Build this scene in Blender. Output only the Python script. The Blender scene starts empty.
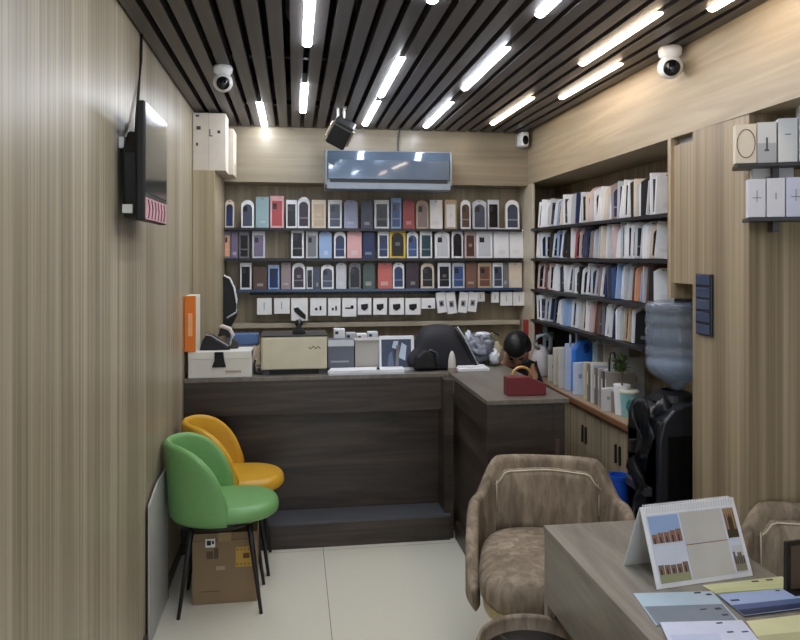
import bpy, bmesh, math, random
from mathutils import Vector, Matrix, noise
R = random.Random(7)
sc = bpy.context.scene
COL = sc.collection
PI = math.pi
# ------------------------------------------------------------------ camera
F = 720.0; TH = math.atan(0.1472); CT, ST = math.cos(TH), math.sin(TH); H = 1.65; HY = 256.0
cam = bpy.data.cameras.new('camera'); camo = bpy.data.objects.new('camera', cam); COL.objects.link(camo)
cam.sensor_width = 36; cam.lens = F/800*36; cam.shift_y = -(320-HY)/800.0
cam.clip_start = .05
camo.location = (0, 0, H); camo.rotation_euler = (PI/2, 0, -TH)
sc.camera = camo
def XatY(px, Y):                  # a column of the view on a wall at distance Y
    u = (px-400)/F; return Y*(u*CT+ST)/(CT-u*ST)
def YatX(px, X):
    u = (px-400)/F; return X*(CT-u*ST)/(ST+u*CT)
def Zat(py, X, Y):
    return H-(py-HY)*(X*ST+Y*CT)/F
# ------------------------------------------------------------------ materials
def lin(c):
    return tuple((v/255/12.92 if v/255 <= .04045 else ((v/255+.055)/1.055)**2.4) for v in c)+(1,)
MC = {}
def mat(rgb, rough=.5, metal=0., var=.06, emit=0., coat=0., trans=0., scale=9., bump=0., name=None, ior=1.45):
    key = (tuple(rgb), rough, metal, var, emit, coat, trans, scale, bump)
    if key in MC: return MC[key]
    m = bpy.data.materials.new(name or 'surface'); m.use_nodes = True
    nt = m.node_tree; b = nt.nodes['Principled BSDF']; L = nt.links
    c = lin(rgb)
    tc = nt.nodes.new('ShaderNodeTexCoord'); n = nt.nodes.new('ShaderNodeTexNoise'); n.inputs['Scale'].default_value = scale
    n.inputs['Detail'].default_value = 4
    L.new(tc.outputs['Object'], n.inputs['Vector'])
    cr = nt.nodes.new('ShaderNodeValToRGB')
    cr.color_ramp.elements[0].position = .3; cr.color_ramp.elements[1].position = .7
    cr.color_ramp.elements[0].color = tuple(v*(1-var) for v in c[:3])+(1,)
    cr.color_ramp.elements[1].color = tuple(min(1, v*(1+var)) for v in c[:3])+(1,)
    L.new(n.outputs['Fac'], cr.inputs['Fac']); L.new(cr.outputs['Color'], b.inputs['Base Color'])
    b.inputs['Roughness'].default_value = rough; b.inputs['Metallic'].default_value = metal
    b.inputs['Coat Weight'].default_value = coat; b.inputs['Transmission Weight'].default_value = trans
    b.inputs['IOR'].default_value = ior
    if emit: 
        b.inputs['Emission Color'].default_value = c; b.inputs['Emission Strength'].default_value = emit
    if bump:
        bp = nt.nodes.new('ShaderNodeBump'); bp.inputs['Strength'].default_value = bump; bp.inputs['Distance'].default_value = .01
        L.new(n.outputs['Fac'], bp.inputs['Height']); L.new(bp.outputs['Normal'], b.inputs['Normal'])
    MC[key] = m
    return m
def grain(name, ca, cb, sc3, rough=.4, cc=None, dist=.0, sc2=None, bump=0., lo=.3, hi=.7, coat=0.):
    """laminate or wood: noise stretched along the board"""
    m = bpy.data.materials.new(name); m.use_nodes = True
    nt = m.node_tree; b = nt.nodes['Principled BSDF']; L = nt.links
    tc = nt.nodes.new('ShaderNodeTexCoord'); mp = nt.nodes.new('ShaderNodeMapping'); mp.inputs['Scale'].default_value = sc3
    n = nt.nodes.new('ShaderNodeTexNoise'); n.inputs['Scale'].default_value = 1; n.inputs['Detail'].default_value = 5
    n.inputs['Roughness'].default_value = .6; n.inputs['Distortion'].default_value = dist
    L.new(tc.outputs['Object'], mp.inputs['Vector']); L.new(mp.outputs['Vector'], n.inputs['Vector'])
    cr = nt.nodes.new('ShaderNodeValToRGB'); e = cr.color_ramp.elements
    e[0].position = lo; e[1].position = hi; e[0].color = lin(ca); e[1].color = lin(cb)
    if cc:
        k = cr.color_ramp.elements.new((lo+hi)/2); k.color = lin(cc)
    L.new(n.outputs['Fac'], cr.inputs['Fac'])
    out = cr.outputs['Color']
    if sc2:
        mp2 = nt.nodes.new('ShaderNodeMapping'); mp2.inputs['Scale'].default_value = sc2
        n2 = nt.nodes.new('ShaderNodeTexNoise'); n2.inputs['Scale'].default_value = 1; n2.inputs['Detail'].default_value = 2
        L.new(tc.outputs['Object'], mp2.inputs['Vector']); L.new(mp2.outputs['Vector'], n2.inputs['Vector'])
        c2 = nt.nodes.new('ShaderNodeValToRGB'); c2.color_ramp.elements[0].position = .35; c2.color_ramp.elements[1].position = .65
        c2.color_ramp.elements[0].color = (.74, .72, .69, 1); c2.color_ramp.elements[1].color = (1.0, 1.0, 1.0, 1)
        L.new(n2.outputs['Fac'], c2.inputs['Fac'])
        mx = nt.nodes.new('ShaderNodeMix'); mx.data_type = 'RGBA'; mx.blend_type = 'MULTIPLY'; mx.inputs['Factor'].default_value = 1
        L.new(out, mx.inputs['A']); L.new(c2.outputs['Color'], mx.inputs['B']); out = mx.outputs['Result']
    L.new(out, b.inputs['Base Color']); b.inputs['Roughness'].default_value = rough; b.inputs['Coat Weight'].default_value = coat
    if bump:
        bp = nt.nodes.new('ShaderNodeBump'); bp.inputs['Strength'].default_value = bump; bp.inputs['Distance'].default_value = .004
        L.new(n.outputs['Fac'], bp.inputs['Height']); L.new(bp.outputs['Normal'], b.inputs['Normal'])
    return m
def glassy(name, rgb, alpha, rough=.05):
    m = bpy.data.materials.new(name); m.use_nodes = True
    b = m.node_tree.nodes['Principled BSDF']; b.inputs['Base Color'].default_value = lin(rgb)
    b.inputs['Roughness'].default_value = rough; b.inputs['Alpha'].default_value = alpha; b.inputs['Coat Weight'].default_value = .6
    b.inputs['Coat Roughness'].default_value = .04
    return m
# vertical grain on walls whose plane is X=const runs up Z; streaks across Y
LAM_L = grain('beige_laminate', (138, 128, 108), (190, 179, 156), (3, 60, .35), .38, (168, 157, 134), .3, (1, 6, .05), lo=.33, hi=.67)
LAM_B = grain('beige_laminate', (164, 150, 122), (198, 183, 153), (40, 40, .4), .4, (180, 166, 137), .2, (7, 7, .1))
LAM_P = grain('beige_laminate', (132, 118, 96), (184, 168, 142), (42, 42, .35), .42, (160, 144, 118), .3, (9, 9, .08))
BULK = grain('bulkhead_laminate', (142, 129, 106), (170, 156, 132), (.5, .8, 16), .42, (156, 143, 120), 1.2)
BULKB = grain('bulkhead_laminate', (128, 117, 98), (156, 144, 122), (.5, .8, 18), .3, (142, 130, 110), .5)
DARKW = grain('dark_walnut', (42, 36, 33), (86, 74, 65), (1.2, 1.2, 16), .38, (62, 54, 49), 1.5, (2.0, 2.0, 7), lo=.25, hi=.75)
TOPW = grain('counter_top_laminate', (98, 92, 84), (124, 117, 107), (22, 1.6, 5), .35, (110, 104, 95), .8)
DESKT = grain('desk_laminate', (116, 110, 102), (150, 144, 134), (16, 1.5, 14), .33, (134, 128, 118), 1.2)
SLAT = grain('ceiling_slat_laminate', (70, 66, 65), (92, 88, 87), (30, .8, 30), .42, (81, 77, 76), .3)
BLACKV = mat((12, 12, 13), .9)
VELV = grain('taupe_velvet', (112, 100, 86), (170, 156, 137), (26, 26, 7), .85, (140, 126, 109), .5, (5, 5, 3), bump=.3)
TILE = None
def floor_mat():
    m = bpy.data.materials.new('cream_polished_tile'); m.use_nodes = True
    nt = m.node_tree; b = nt.nodes['Principled BSDF']; L = nt.links
    tc = nt.nodes.new('ShaderNodeTexCoord'); mp = nt.nodes.new('ShaderNodeMapping'); mp.inputs['Location'].default_value = (-.162, -.86, 0)
    br = nt.nodes.new('ShaderNodeTexBrick'); br.offset = 0; br.squash = 1
    br.inputs['Scale'].default_value = 1; br.inputs['Brick Width'].default_value = .8; br.inputs['Row Height'].default_value = 1.6
    br.inputs['Mortar Size'].default_value = .0022; br.inputs['Mortar Smooth'].default_value = .3
    br.inputs['Color1'].default_value = lin((214, 211, 196)); br.inputs['Color2'].default_value = lin((219, 216, 202)); br.inputs['Mortar'].default_value = lin((140, 134, 118))
    L.new(tc.outputs['Object'], mp.inputs['Vector']); L.new(mp.outputs['Vector'], br.inputs['Vector'])
    L.new(br.outputs['Color'], b.inputs['Base Color']); b.inputs['Roughness'].default_value = .22
    return m
WHITE = mat((236, 237, 238), .5); OFFW = mat((214, 212, 206), .55); BLACK = mat((22, 22, 24), .45); BLACKG = mat((14, 14, 16), .15)
GREY = mat((128, 130, 134), .5); DGREY = mat((58, 60, 66), .5); CHROME = mat((190, 190, 194), .25, 1.)
# ------------------------------------------------------------------ geometry
class MB:
    def __init__(s): s.bm = bmesh.new(); s.mi = 0
    def face(s, vs):
        try: f = s.bm.faces.new(vs)
        except ValueError: return None
        f.material_index = s.mi; return f
    def box(s, x0, x1, y0, y1, z0, z1, mi=None, M=None):
        if mi is not None: s.mi = mi
        P = [Vector((x, y, z)) for z in (z0, z1) for y in (y0, y1) for x in (x0, x1)]
        if M is not None: P = [M @ p for p in P]
        v = [s.bm.verts.new(p) for p in P]
        for q in ((0, 2, 3, 1), (4, 5, 7, 6), (0, 1, 5, 4), (2, 6, 7, 3), (0, 4, 6, 2), (1, 3, 7, 5)): s.face([v[i] for i in q])
        return s
    def prism(s, pts, d0, d1, axis='y', mi=None, M=None):
        """outline pts (a,b) extruded between d0 and d1 along axis"""
        if mi is not None: s.mi = mi
        def P(a, b, d):
            p = Vector({'y': (a, d, b), 'x': (d, a, b), 'z': (a, b, d)}[axis])
            return M @ p if M is not None else p
        A = [s.bm.verts.new(P(a, b, d0)) for a, b in pts]; B = [s.bm.verts.new(P(a, b, d1)) for a, b in pts]
        s.face(A); s.face(B[::-1]); n = len(pts)
        for i in range(n): s.face([A[i], B[i], B[(i+1) % n], A[(i+1) % n]])
        return s
    def lathe(s, prof, n=24, c=(0, 0, 0), M=None, mi=None, sx=1, sy=1, e=2.):
        if mi is not None: s.mi = mi
        rings = []
        for r, z in prof:
            ring = []
            for i in range(n):
                a = 2*PI*i/n; ca, sa = math.cos(a), math.sin(a)
                k = 1 if e == 2. else 1/((abs(ca)**e+abs(sa)**e)**(1/e))
                p = Vector((c[0]+r*ca*k*sx, c[1]+r*sa*k*sy, c[2]+z))
                if M is not None: p = M @ p
                ring.append(s.bm.verts.new(p))
            rings.append(ring)
        for a, b in zip(rings, rings[1:]):
            for i in range(n): s.face([a[i], a[(i+1) % n], b[(i+1) % n], b[i]])
        s.face(rings[0][::-1]); s.face(rings[-1])
        return s
    def tube(s, pts, r, n=8, mi=None, r2=None):
        if mi is not None: s.mi = mi
        pts = [Vector(p) for p in pts]; rings = []
        for i, p in enumerate(pts):
            t = (pts[min(i+1, len(pts)-1)]-pts[max(i-1, 0)]).normalized()
            up = Vector((0, 0, 1)) if abs(t.z) < .95 else Vector((1, 0, 0))
            a = t.cross(up).normalized(); b = t.cross(a)
            rr = r if r2 is None else r+(r2-r)*i/(len(pts)-1)
            rings.append([s.bm.verts.new(p+(a*math.cos(2*PI*k/n)+b*math.sin(2*PI*k/n))*rr) for k in range(n)])
        for a, b in zip(rings, rings[1:]):
            for i in range(n): s.face([a[i], a[(i+1) % n], b[(i+1) % n], b[i]])
        s.face(rings[0][::-1]); s.face(rings[-1])
        return s
    def blob(s, c, r, seed=0, amp=.15, fr=6., sub=3, mi=None, flat=None, M=None):
        if mi is not None: s.mi = mi
        q = bmesh.new(); bmesh.ops.create_icosphere(q, subdivisions=sub, radius=1)
        mp = {}
        for v in q.verts:
            d = v.co.normalized(); k = 1+amp*noise.noise(d*fr*.5+Vector((seed, 0, 0)))*2+amp*.5*noise.noise(d*fr+Vector((0, seed, 0)))
            p = Vector((d.x*r[0]*k, d.y*r[1]*k, d.z*r[2]*k))
            if flat is not None and p.z < flat: p.z = flat
            p += Vector(c)
            if M is not None: p = M @ p
            mp[v.index] = s.bm.verts.new(p)
        for f in q.faces: s.face([mp[v.index] for v in f.verts])
        q.free(); return s
    def build(s, name, mats, parent=None, smooth=False, bevel=0, subsurf=0, seg=2):
        bmesh.ops.recalc_face_normals(s.bm, faces=s.bm.faces[:])
        if smooth:
            for f in s.bm.faces: f.smooth = True
        me = bpy.data.meshes.new(name); s.bm.to_mesh(me); s.bm.free()
        for m in (mats if isinstance(mats, (list, tuple)) else [mats]): me.materials.append(m)
        o = bpy.data.objects.new(name, me); COL.objects.link(o)
        if parent: o.parent = parent
        if bevel:
            b = o.modifiers.new('b', 'BEVEL'); b.width = bevel; b.segments = seg; b.limit_method = 'ANGLE'; b.angle_limit = .6
        if subsurf:
            b = o.modifiers.new('s', 'SUBSURF'); b.levels = subsurf; b.render_levels = subsurf
        if smooth == 'auto' or (bevel and not smooth):
            pass
        return o
def thing(name, label, cat, loc=(0, 0, 0), rz=0., group=None):
    o = bpy.data.objects.new(name, None); COL.objects.link(o); o.empty_display_size = .05
    o.location = loc; o.rotation_euler = (0, 0, rz); return tag(o, label, cat, group)
def tag(o, label, cat, group=None):
    o['label'] = label; o['category'] = cat
    if group: o['group'] = group
    return o
def struct(o): o['kind'] = 'structure'; return o
def at(o, loc, rz=0.): o.location = loc; o.rotation_euler = (0, 0, rz); return o
def bx(name, x0, x1, y0, y1, z0, z1, m, parent=None, bevel=0):
    return MB().box(x0, x1, y0, y1, z0, z1).build(name, m, parent, bevel=bevel)
def Rm(rx=0, ry=0, rz=0, loc=(0, 0, 0)):
    return Matrix.Translation(loc) @ Matrix.Rotation(rz, 4, 'Z') @ Matrix.Rotation(ry, 4, 'Y') @ Matrix.Rotation(rx, 4, 'X')
ORD = ['', 'first', 'second', 'third', 'fourth', 'fifth', 'sixth', 'seventh', 'eighth', 'ninth', 'tenth', 'eleventh', 'twelfth', 'thirteenth',
       'fourteenth', 'fifteenth', 'sixteenth', 'seventeenth']
def place_word(i, n, a='left', b='right'):
    j = i+1; k = n-i
    w, side = (j, a) if j <= k else (k, b)
    return ('at the %s end' % side) if w == 1 else '%s from %s' % (ORD[w], side)
# ------------------------------------------------------------------ room
XL, XR, YB, ZC, ZU = -.62, 1.66, 5.10, 2.55, 2.175
Y0 = -2.2
struct(bx('floor', XL-.1, 3.0, Y0, 5.5, -.06, 0, floor_mat()))
ceil = struct(bx('ceiling', XL-.1, 3.0, Y0, 5.5, 2.86, 2.92, mat((20, 20, 21), .9)))
m = MB(); x = .055-.085*8
while x < 1.64:
    a, b = x+.014, x+.071
    if a > XL-.03 and b < XR+.03: m.box(max(a, XL+.001), min(b, XR-.001), Y0+.02, YB-.001, ZC, ZC+.055)
    x += .085
m.build('slat_panel', SLAT, ceil)
m = MB()
for y in (-1.2, 0., 1.2, 2.4, 3.5, 4.6): m.box(XL+.01, XR-.01, y, y+.04, ZC+.056, ZC+.085)
m.build('slat_carrier', mat((40, 40, 42), .5, .6), ceil)
m = MB()
for i, xx in enumerate((-.33, .02, .27, .62, 1.1)):
    m.tube([(xx+.05*math.sin(k*1.3+i), -1+k*.5, ZC+.13+.03*math.sin(k*2.1+i)) for k in range(12)], .009+.003*(i % 2), mi=0)
m.build('cable', mat((95, 97, 104), .5), ceil)
struct(bx('wall_left', XL-.12, XL, Y0, 5.5, 0, 2.9, LAM_L))
wb = struct(bx('wall_back', XL-.1, 2.3, 5.36, 5.46, 0, 2.9, LAM_B))
struct(bx('wall_front', XL-.1, -.3, Y0-.1, Y0, 0, 2.9, LAM_B))
wr = MB().box(2.0, 2.1, 2.82, 5.36, 0, ZU, 0).box(2.6, 2.7, Y0, 2.45, 0, 2.9, 0).build('wall_right', [LAM_P]); struct(wr)
struct(MB().prism([(1.628, Y0), (3.0, Y0), (3.0, 5.36), (1.702, 5.36), (1.700, 5.1), (1.648, 2.0)], ZU, 2.9, 'z').build('trim_1', BULK))                # long bulkhead on the right
struct(bx('trim_2', XL, 1.72, YB, 5.36, ZU-.01, 2.9, BULKB))            # bulkhead over the back display
struct(bx('trim_3', 1.70, 1.72, 5.0, YB+.25, 0, ZU, mat((196, 186, 166), .35), bevel=.003))   # corner post between the displays
struct(bx('trim_4', 1.662, 2.0, 3.0, 3.03, 1.46, ZU, LAM_P, bevel=.002))    # near jamb of the side display
struct(bx('wall_pier', 1.66, 2.6, 2.44, 2.82, 0, ZU, LAM_P, bevel=.002))
m = MB().box(1.675, 2.0, 2.82, 3.0, 1.53, 2.14, 0).box(1.70, 2.0, 2.82, 3.0, 2.14, ZU, 1)
struct(m.build('trim_5', [LAM_P, mat((120, 120, 116), .6)]))
struct(bx('trim_6', XL+.001, -.486, 4.57, 5.36, 0, 2.18, LAM_B, bevel=.003))         # column at the left of the back display
struct(bx('trim_7', -.486, 1.68, 5.22, 5.36, 1.135, 1.17, mat((176, 168, 148), .35), bevel=.004))   # pale ledge under the back rows
struct(bx('baseboard_left', XL, XL+.008, 1.0, 4.22, 0, .06, mat((70, 62, 54), .5)))
# ------------------------------------------------------------------ ceiling lamps
EMW = mat((240, 246, 255), .4, emit=30, var=0., name='cool_lamp'); EMY = mat((255, 228, 198), .4, emit=15, var=0., name='warm_lamp')
def YofL(py, X):                    # distance of a point of the lamp line X on the slat plane
    z = F*(ZC-H)/(HY-py); return (z-X*ST)/CT
LX = {'a': -.2, 'b': .055, 'c': .48, 'd': .905, 'e': 1.33, 'f': 1.5}
lamps = [('b', 3.08, 1.9, 'w', 'nearest lamp of the left centre line, straight above the counter'), ('b', YofL(83, .055), YofL(111, .055), 'w', 'short white tube at the far end of the line over the left counter'),
 ('a', YofL(102, -.2), YofL(126, -.2), 'w', 'short white tube closest to the left wall'),
 ('c', YofL(57, .48), YofL(95, .48), 'w', 'cool white tube above and right of the hanging black spotlight, second in its line'),
 ('c', YofL(101, .48), YofL(124, .48), 'w', 'short cool tube just above the right part of the air conditioner'),
 ('c', 1.6, 2.49, 'w', 'cool tube cut by the top edge near the middle of the ceiling'),
 ('d', YofL(47, .905), YofL(88, .905), 'w', 'bright cool tube midway along the centre-right lamp line'),
 ('d', YofL(102, .905), YofL(126, .905), 'w', 'short cool tube ending near the small corner camera, end of its line'),
 ('d', 1.9, YofL(14, .905), 'w', 'cool tube at the top edge right of centre'),
 ('e', YofL(12, 1.33), YofL(63, 1.33), 'y', 'long warm tube left of the large dome camera'),
 ('e', YofL(97, 1.33), YofL(123, 1.33), 'y', 'small warm tube glowing orange above the side display'),
 ('f', YofL(63, 1.5), YofL(97, 1.5), 'y', 'warm tube running beside the right bulkhead'),
 ('f', 1.9, YofL(8, 1.5), 'y', 'warm tube cut by the top edge at the far right'),
 ('a', .2, 1.2, 'w', None), ('c', .0, 1.1, 'w', None), ('e', .1, 1.2, 'y', None), ('b', -1.5, -.6, 'w', None), ('d', -1.5, -.6, 'w', None), ('e', -1.5, -.6, 'y', None)]  # unseen lamps in the same lines, added for more light from the front
for k, ya, yb, c, lab in lamps:
    ya, yb = min(ya, yb), max(ya, yb); X = LX[k]; L = yb-ya
    t = thing('ceiling_light', lab or 'unseen linear ceiling tube lamp added behind the view for more light', 'light', (X, (ya+yb)/2, ZC+.05), 0, 'linear lamps between the ceiling slats')
    MB().box(-.024, .024, -L/2-.012, L/2+.012, -.052, .0).build('housing', mat((170, 165, 158), .4, .3), t, bevel=.004)
    m = MB(); pts = [(-.019, -.052)]+[(-.019*math.cos(a), -.052-.012*math.sin(a)) for a in [PI*i/8 for i in range(1, 8)]]+[(.019, -.052)]
    m.prism(pts, -L/2, L/2, 'y'); m.build('diffuser', EMW if c == 'w' else EMY, t)
# ------------------------------------------------------------------ security cameras
def dome(loc, rz, s, label, drop):
    t = thing('security_camera', label, 'camera', loc, rz)
    MB().lathe([(.0, 0), (.045*s, 0), (.05*s, -.01*s), (.047*s, -.035*s), (.03*s, -.05*s)], 28).build('mount', WHITE, t, smooth=True)
    MB().lathe([(0, .052*s)]+[(.052*s*math.sin(a), .052*s*math.cos(a)) for a in [PI*i/12 for i in range(1, 12)]]+[(0, -.052*s)], 24, c=(0, 0, -.085*s)).build('camera_head', WHITE, t, smooth=True)
    MM = Rm(PI/2+.35, 0, 0, (0, -.032*s, -.095*s))
    l = MB().lathe([(0, -.01*s), (.034*s, -.01*s), (.034*s, .018*s), (.028*s, .024*s), (0, .024*s)], 24, M=MM).build('lens', BLACKG, t, smooth=True)
    MB().lathe([(0, .02*s), (.010*s, .024*s), (.008*s, .029*s), (0, .03*s)], 16, M=MM).build('lens_glass', mat((60, 66, 80), .05), l, smooth=True)
X = XatY(223, 3.9); dome((XatY(223, 3.5), 3.5, ZC), .1, .9, 'white dome security camera under the slats near the left wall', 0)
dome((1.605, YatX(670, 1.605), ZC), -.35, 1.0, 'large white dome security camera at the right bulkhead below warm lamps', 0)
t = thing('security_camera', 'small white security camera in the far corner right of the air conditioner', 'camera', (XatY(524, 5.0), 5.1, 2.49))
MB().box(-.035, .035, -.03, 0, -.045, .045).build('bracket', mat((150, 148, 142), .5), t, bevel=.008)
MB().box(-.032, .032, -.13, -.03, -.055, .055).build('camera_head', WHITE, t, bevel=.02, seg=4)
MB().lathe([(0, 0), (.02, 0), (.022, .006), (.016, .01), (0, .01)], 20, M=Rm(PI/2, 0, 0, (0, -.13, -.01)), sy=1.5).build('lens', BLACKG, t, smooth=True)
# ------------------------------------------------------------------ hanging spotlight
sx_, sy_ = XatY(341, 4.4), 4.4
t = thing('spotlight', 'black box spotlight hanging tilted from the slats above the air conditioner', 'light', (sx_, sy_, ZC))
MB().tube([(-.018, 0, .01), (-.018, 0, -.06)], .008).tube([(.018, 0, .01), (.018, 0, -.06)], .008).box(-.035, .035, -.02, .02, -.0, .012).build('hanger', mat((205, 200, 192), .4), t)
M = Rm(.5, .48, 0, (.0, 0, -.145))
MB().box(-.062, .062, -.06, .06, -.08, .075, M=M).build('housing', BLACK, t, bevel=.008)
MB().box(-.066, .066, -.064, .064, .045, .055, M=M).build('trim_band', mat((120, 118, 112), .3, .8), t)
for s_ in (-1, 1): MB().tube([M @ Vector((s_*.07, -.03, -.05)), M @ Vector((s_*.07, -.03, .05))], .007).build('side_bracket', mat((205, 190, 165), .3, .6), t)
MB().box(-.05, .05, -.05, .05, -.083, -.08, M=M).build('front_glass', BLACKG, t)
# ------------------------------------------------------------------ air conditioner
ax0, ax1 = XatY(327, 4.9), XatY(450, 4.9); aw = (ax1-ax0)/2
t = thing('air_conditioner', 'wall air conditioner with glossy blue-grey front over the phone case display', 'air conditioner', ((ax0+ax1)/2, YB, 2.105))
MB().prism([(0, 0), (-.17, 0), (-.20, .03), (-.205, .20), (-.19, .255), (-.15, .272), (0, .272)], -aw, aw, 'x').build('body', mat((122, 128, 136), .35), t, bevel=.004)
MB().prism([(-.195, .068), (-.212, .068), (-.216, .2), (-.198, .262), (-.185, .262)], -aw+.006, aw-.006, 'x').build('front_panel', mat((84, 97, 114), .09, .3, coat=.8), t, smooth=False, bevel=.003)
m = MB(); m.box(-aw+.02, aw-.02, -.206, -.19, .047, .066); m.build('air_gap', BLACK, t)
m = MB(); m.prism([(-.17, -.004), (-.206, .004), (-.210, .044), (-.2, .044), (-.17, .004)], -aw+.0, aw-.0, 'x'); m.build('louver', mat((128, 136, 146), .3), t)
for s in (-1, 1): MB().prism([(0, -.002), (-.172, -.002), (-.212, .03), (-.216, .2), (-.198, .265), (-.15, .276), (0, .276)], s*aw, s*(aw+.012), 'x').build('end_cap', mat((122, 126, 130), .35), t, bevel=.003)
MB().tube([(.09, -.02, .27), (.09, -.012, .36), (.1, -.012, .45)], .006).build('cable', mat((80, 78, 72), .5), t)
# ------------------------------------------------------------------ television on the left wall
t = thing('television', 'small black wall television angled out on the left wall, screen reflecting a lamp', 'television', (XL, 2.83, 1.985))
MB().box(.075, .105, -.215, .215, -.21, .21).build('frame', BLACK, t, bevel=.006)
MB().box(.105, .107, -.209, .209, -.11, .204).build('screen', mat((46, 50, 52), .12), t)
MB().box(.105, .1065, -.209, .209, -.125, -.113).build('dark_band', mat((40, 56, 48), .3), t)
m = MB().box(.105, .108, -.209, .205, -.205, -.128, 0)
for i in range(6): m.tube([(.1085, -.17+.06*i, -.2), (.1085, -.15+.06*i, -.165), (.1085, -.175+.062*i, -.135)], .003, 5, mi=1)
m.build('pink_strip', [mat((196, 150, 156), .5), mat((84, 50, 62), .5)], t)  # pinkish strip with darker strokes along the bottom of the screen
MB().prism([(-.16, -.2), (.2, -.2), (.2, -.02), (.12, .10), (-.10, .12), (-.19, .03)], .02, .078, 'x').build('rear_case', mat((26, 26, 28), .5), t, bevel=.012)
MB().box(.001, .022, -.08, .08, -.1, .1).build('wall_plate', BLACK, t)
MB().box(.03, .062, -.2175, -.2, -.185, -.155).build('sticker', mat((200, 200, 196), .5), t)
MB().box(.003, .02, -.15, -.12, .05, .09).build('white_plug', WHITE, t)
MB().tube([(.03, .0, .08), (.012, .10, .2), (.008, .16, .33), (.01, .19, .45), (.01, .2, .56)], .006).build('power_cable', BLACK, t, smooth=True)
# ------------------------------------------------------------------ white carton stack on the column
t = thing('carton', 'tall white printed carton standing on the column below the ceiling, left', 'box', (XL+.102, 4.68, 2.18))
m = MB().box(-.098, .098, -.1, .1, 0, .355, 0)
for (a, b, c, d) in ((-.082, .33, .02, .012), (-.078, .25, .026, .022), (.0, .21, .006, .045), (.0, .21, .02, .006), (.048, .23, .018, .018), (-.08, .15, .012, .02)):
    m.box(a, a+c, -.102, -.1, b, b+d, 1)
m.box(-.006, -.004, -.1012, -.1, 0, .355, 2)
m.build('carton_body', [mat((206, 196, 184), .6), mat((70, 60, 56), .6), mat((170, 160, 148), .6)], t, bevel=.002)
t = thing('carton', 'narrower cream carton behind the tall white carton on the column', 'box', (XL+.13, 4.92, 2.18))
MB().box(-.1, .1, -.12, .12, 0, .30).build('carton_body', mat((196, 184, 166), .6), t, bevel=.002)
MB().box(.1, .102, -.08, .05, .08, .2).build('carton_label', mat((222, 214, 200), .6), t)
# ------------------------------------------------------------------ displays: shelves and phone cases
SHZ = [1.846, 1.632, 1.412, 1.195]
SHELF = mat((34, 34, 38), .3, .3); SHELFB = mat((60, 78, 108), .15)
rowname = ['top', 'second', 'third', 'lowest']
for i, z in enumerate(SHZ[:3]):
    t = thing('wall_shelf', 'dark narrow shelf under the %s row of phone cases on the back wall' % rowname[i], 'shelf', (.62, 5.36, z), 0, 'shelves of the back display')
    MB().box(-1.10, 1.055, -.20, 0, -.012, 0).build('shelf_board', SHELF, t)
    MB().box(-1.10, 1.055, -.205, -.20, -.016, .003).build('front_rail', mat((52, 52, 56), .3, .4) if i < 2 else SHELFB, t)
t = thing('hook_rail', 'dark hook rail carrying the small white packets low on the back wall', 'rail', (.62, 5.36, 1.375), 0)
MB().box(-.94, 1.05, -.02, 0, -.01, .012).build('rail_bar', SHELF, t)
for i in range(19): MB().tube([(-.93+.106*i, -.02, 0), (-.93+.106*i, -.17, 0), (-.93+.106*i, -.175, .006)], .002, 5).build('hook', CHROME, t)
def outline(w, h, style):
    a = w/2
    if style == 'arch':
        r = min(a, h*.22); return [(-a, 0), (a, 0), (a, h-r)]+[(a*math.cos(q), h-r+r*math.sin(q)) for q in [PI*i/8 for i in range(1, 8)]]+[(-a, h-r)]
    if style == 'tab':
        return [(-a, 0), (a, 0), (a, h*.90), (a*.62, h*.965), (a*.35, h), (-a*.35, h), (-a*.62, h*.965), (-a, h*.90)]
    return [(-a, 0), (a, 0), (a, h), (-a, h)]
C = dict(white=(238, 240, 245), cream=(222, 208, 190), black=(24, 22, 26), navy=(34, 48, 92), teal=(146, 172, 178), pink=(222, 170, 172), red=(172, 74, 76),
 plum=(58, 44, 58), lav=(158, 164, 196), slate=(74, 80, 98), blue=(60, 84, 136), lblue=(150, 178, 220), mauve=(150, 134, 136), grey=(120, 122, 128),
 lgrey=(198, 202, 210), brown=(120, 84, 70), dbrown=(84, 62, 54), green=(74, 88, 84), coral=(196, 104, 96), yellow=(226, 190, 60), purple=(112, 100, 128),
 dteal=(40, 72, 84), peach=(226, 160, 124), beige=(198, 176, 150), rose=(216, 190, 190))
CN = dict(white='white', cream='cream', black='black', navy='navy', teal='pale teal', pink='pink', red='red', plum='plum', lav='lavender', slate='slate',
 blue='blue', lblue='light blue', mauve='mauve', grey='grey', lgrey='light grey', brown='brown', dbrown='dark brown', green='grey-green', coral='coral', yellow='yellow',
 purple='purple', dteal='dark teal', peach='peach', beige='beige', rose='pale rose')
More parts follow.
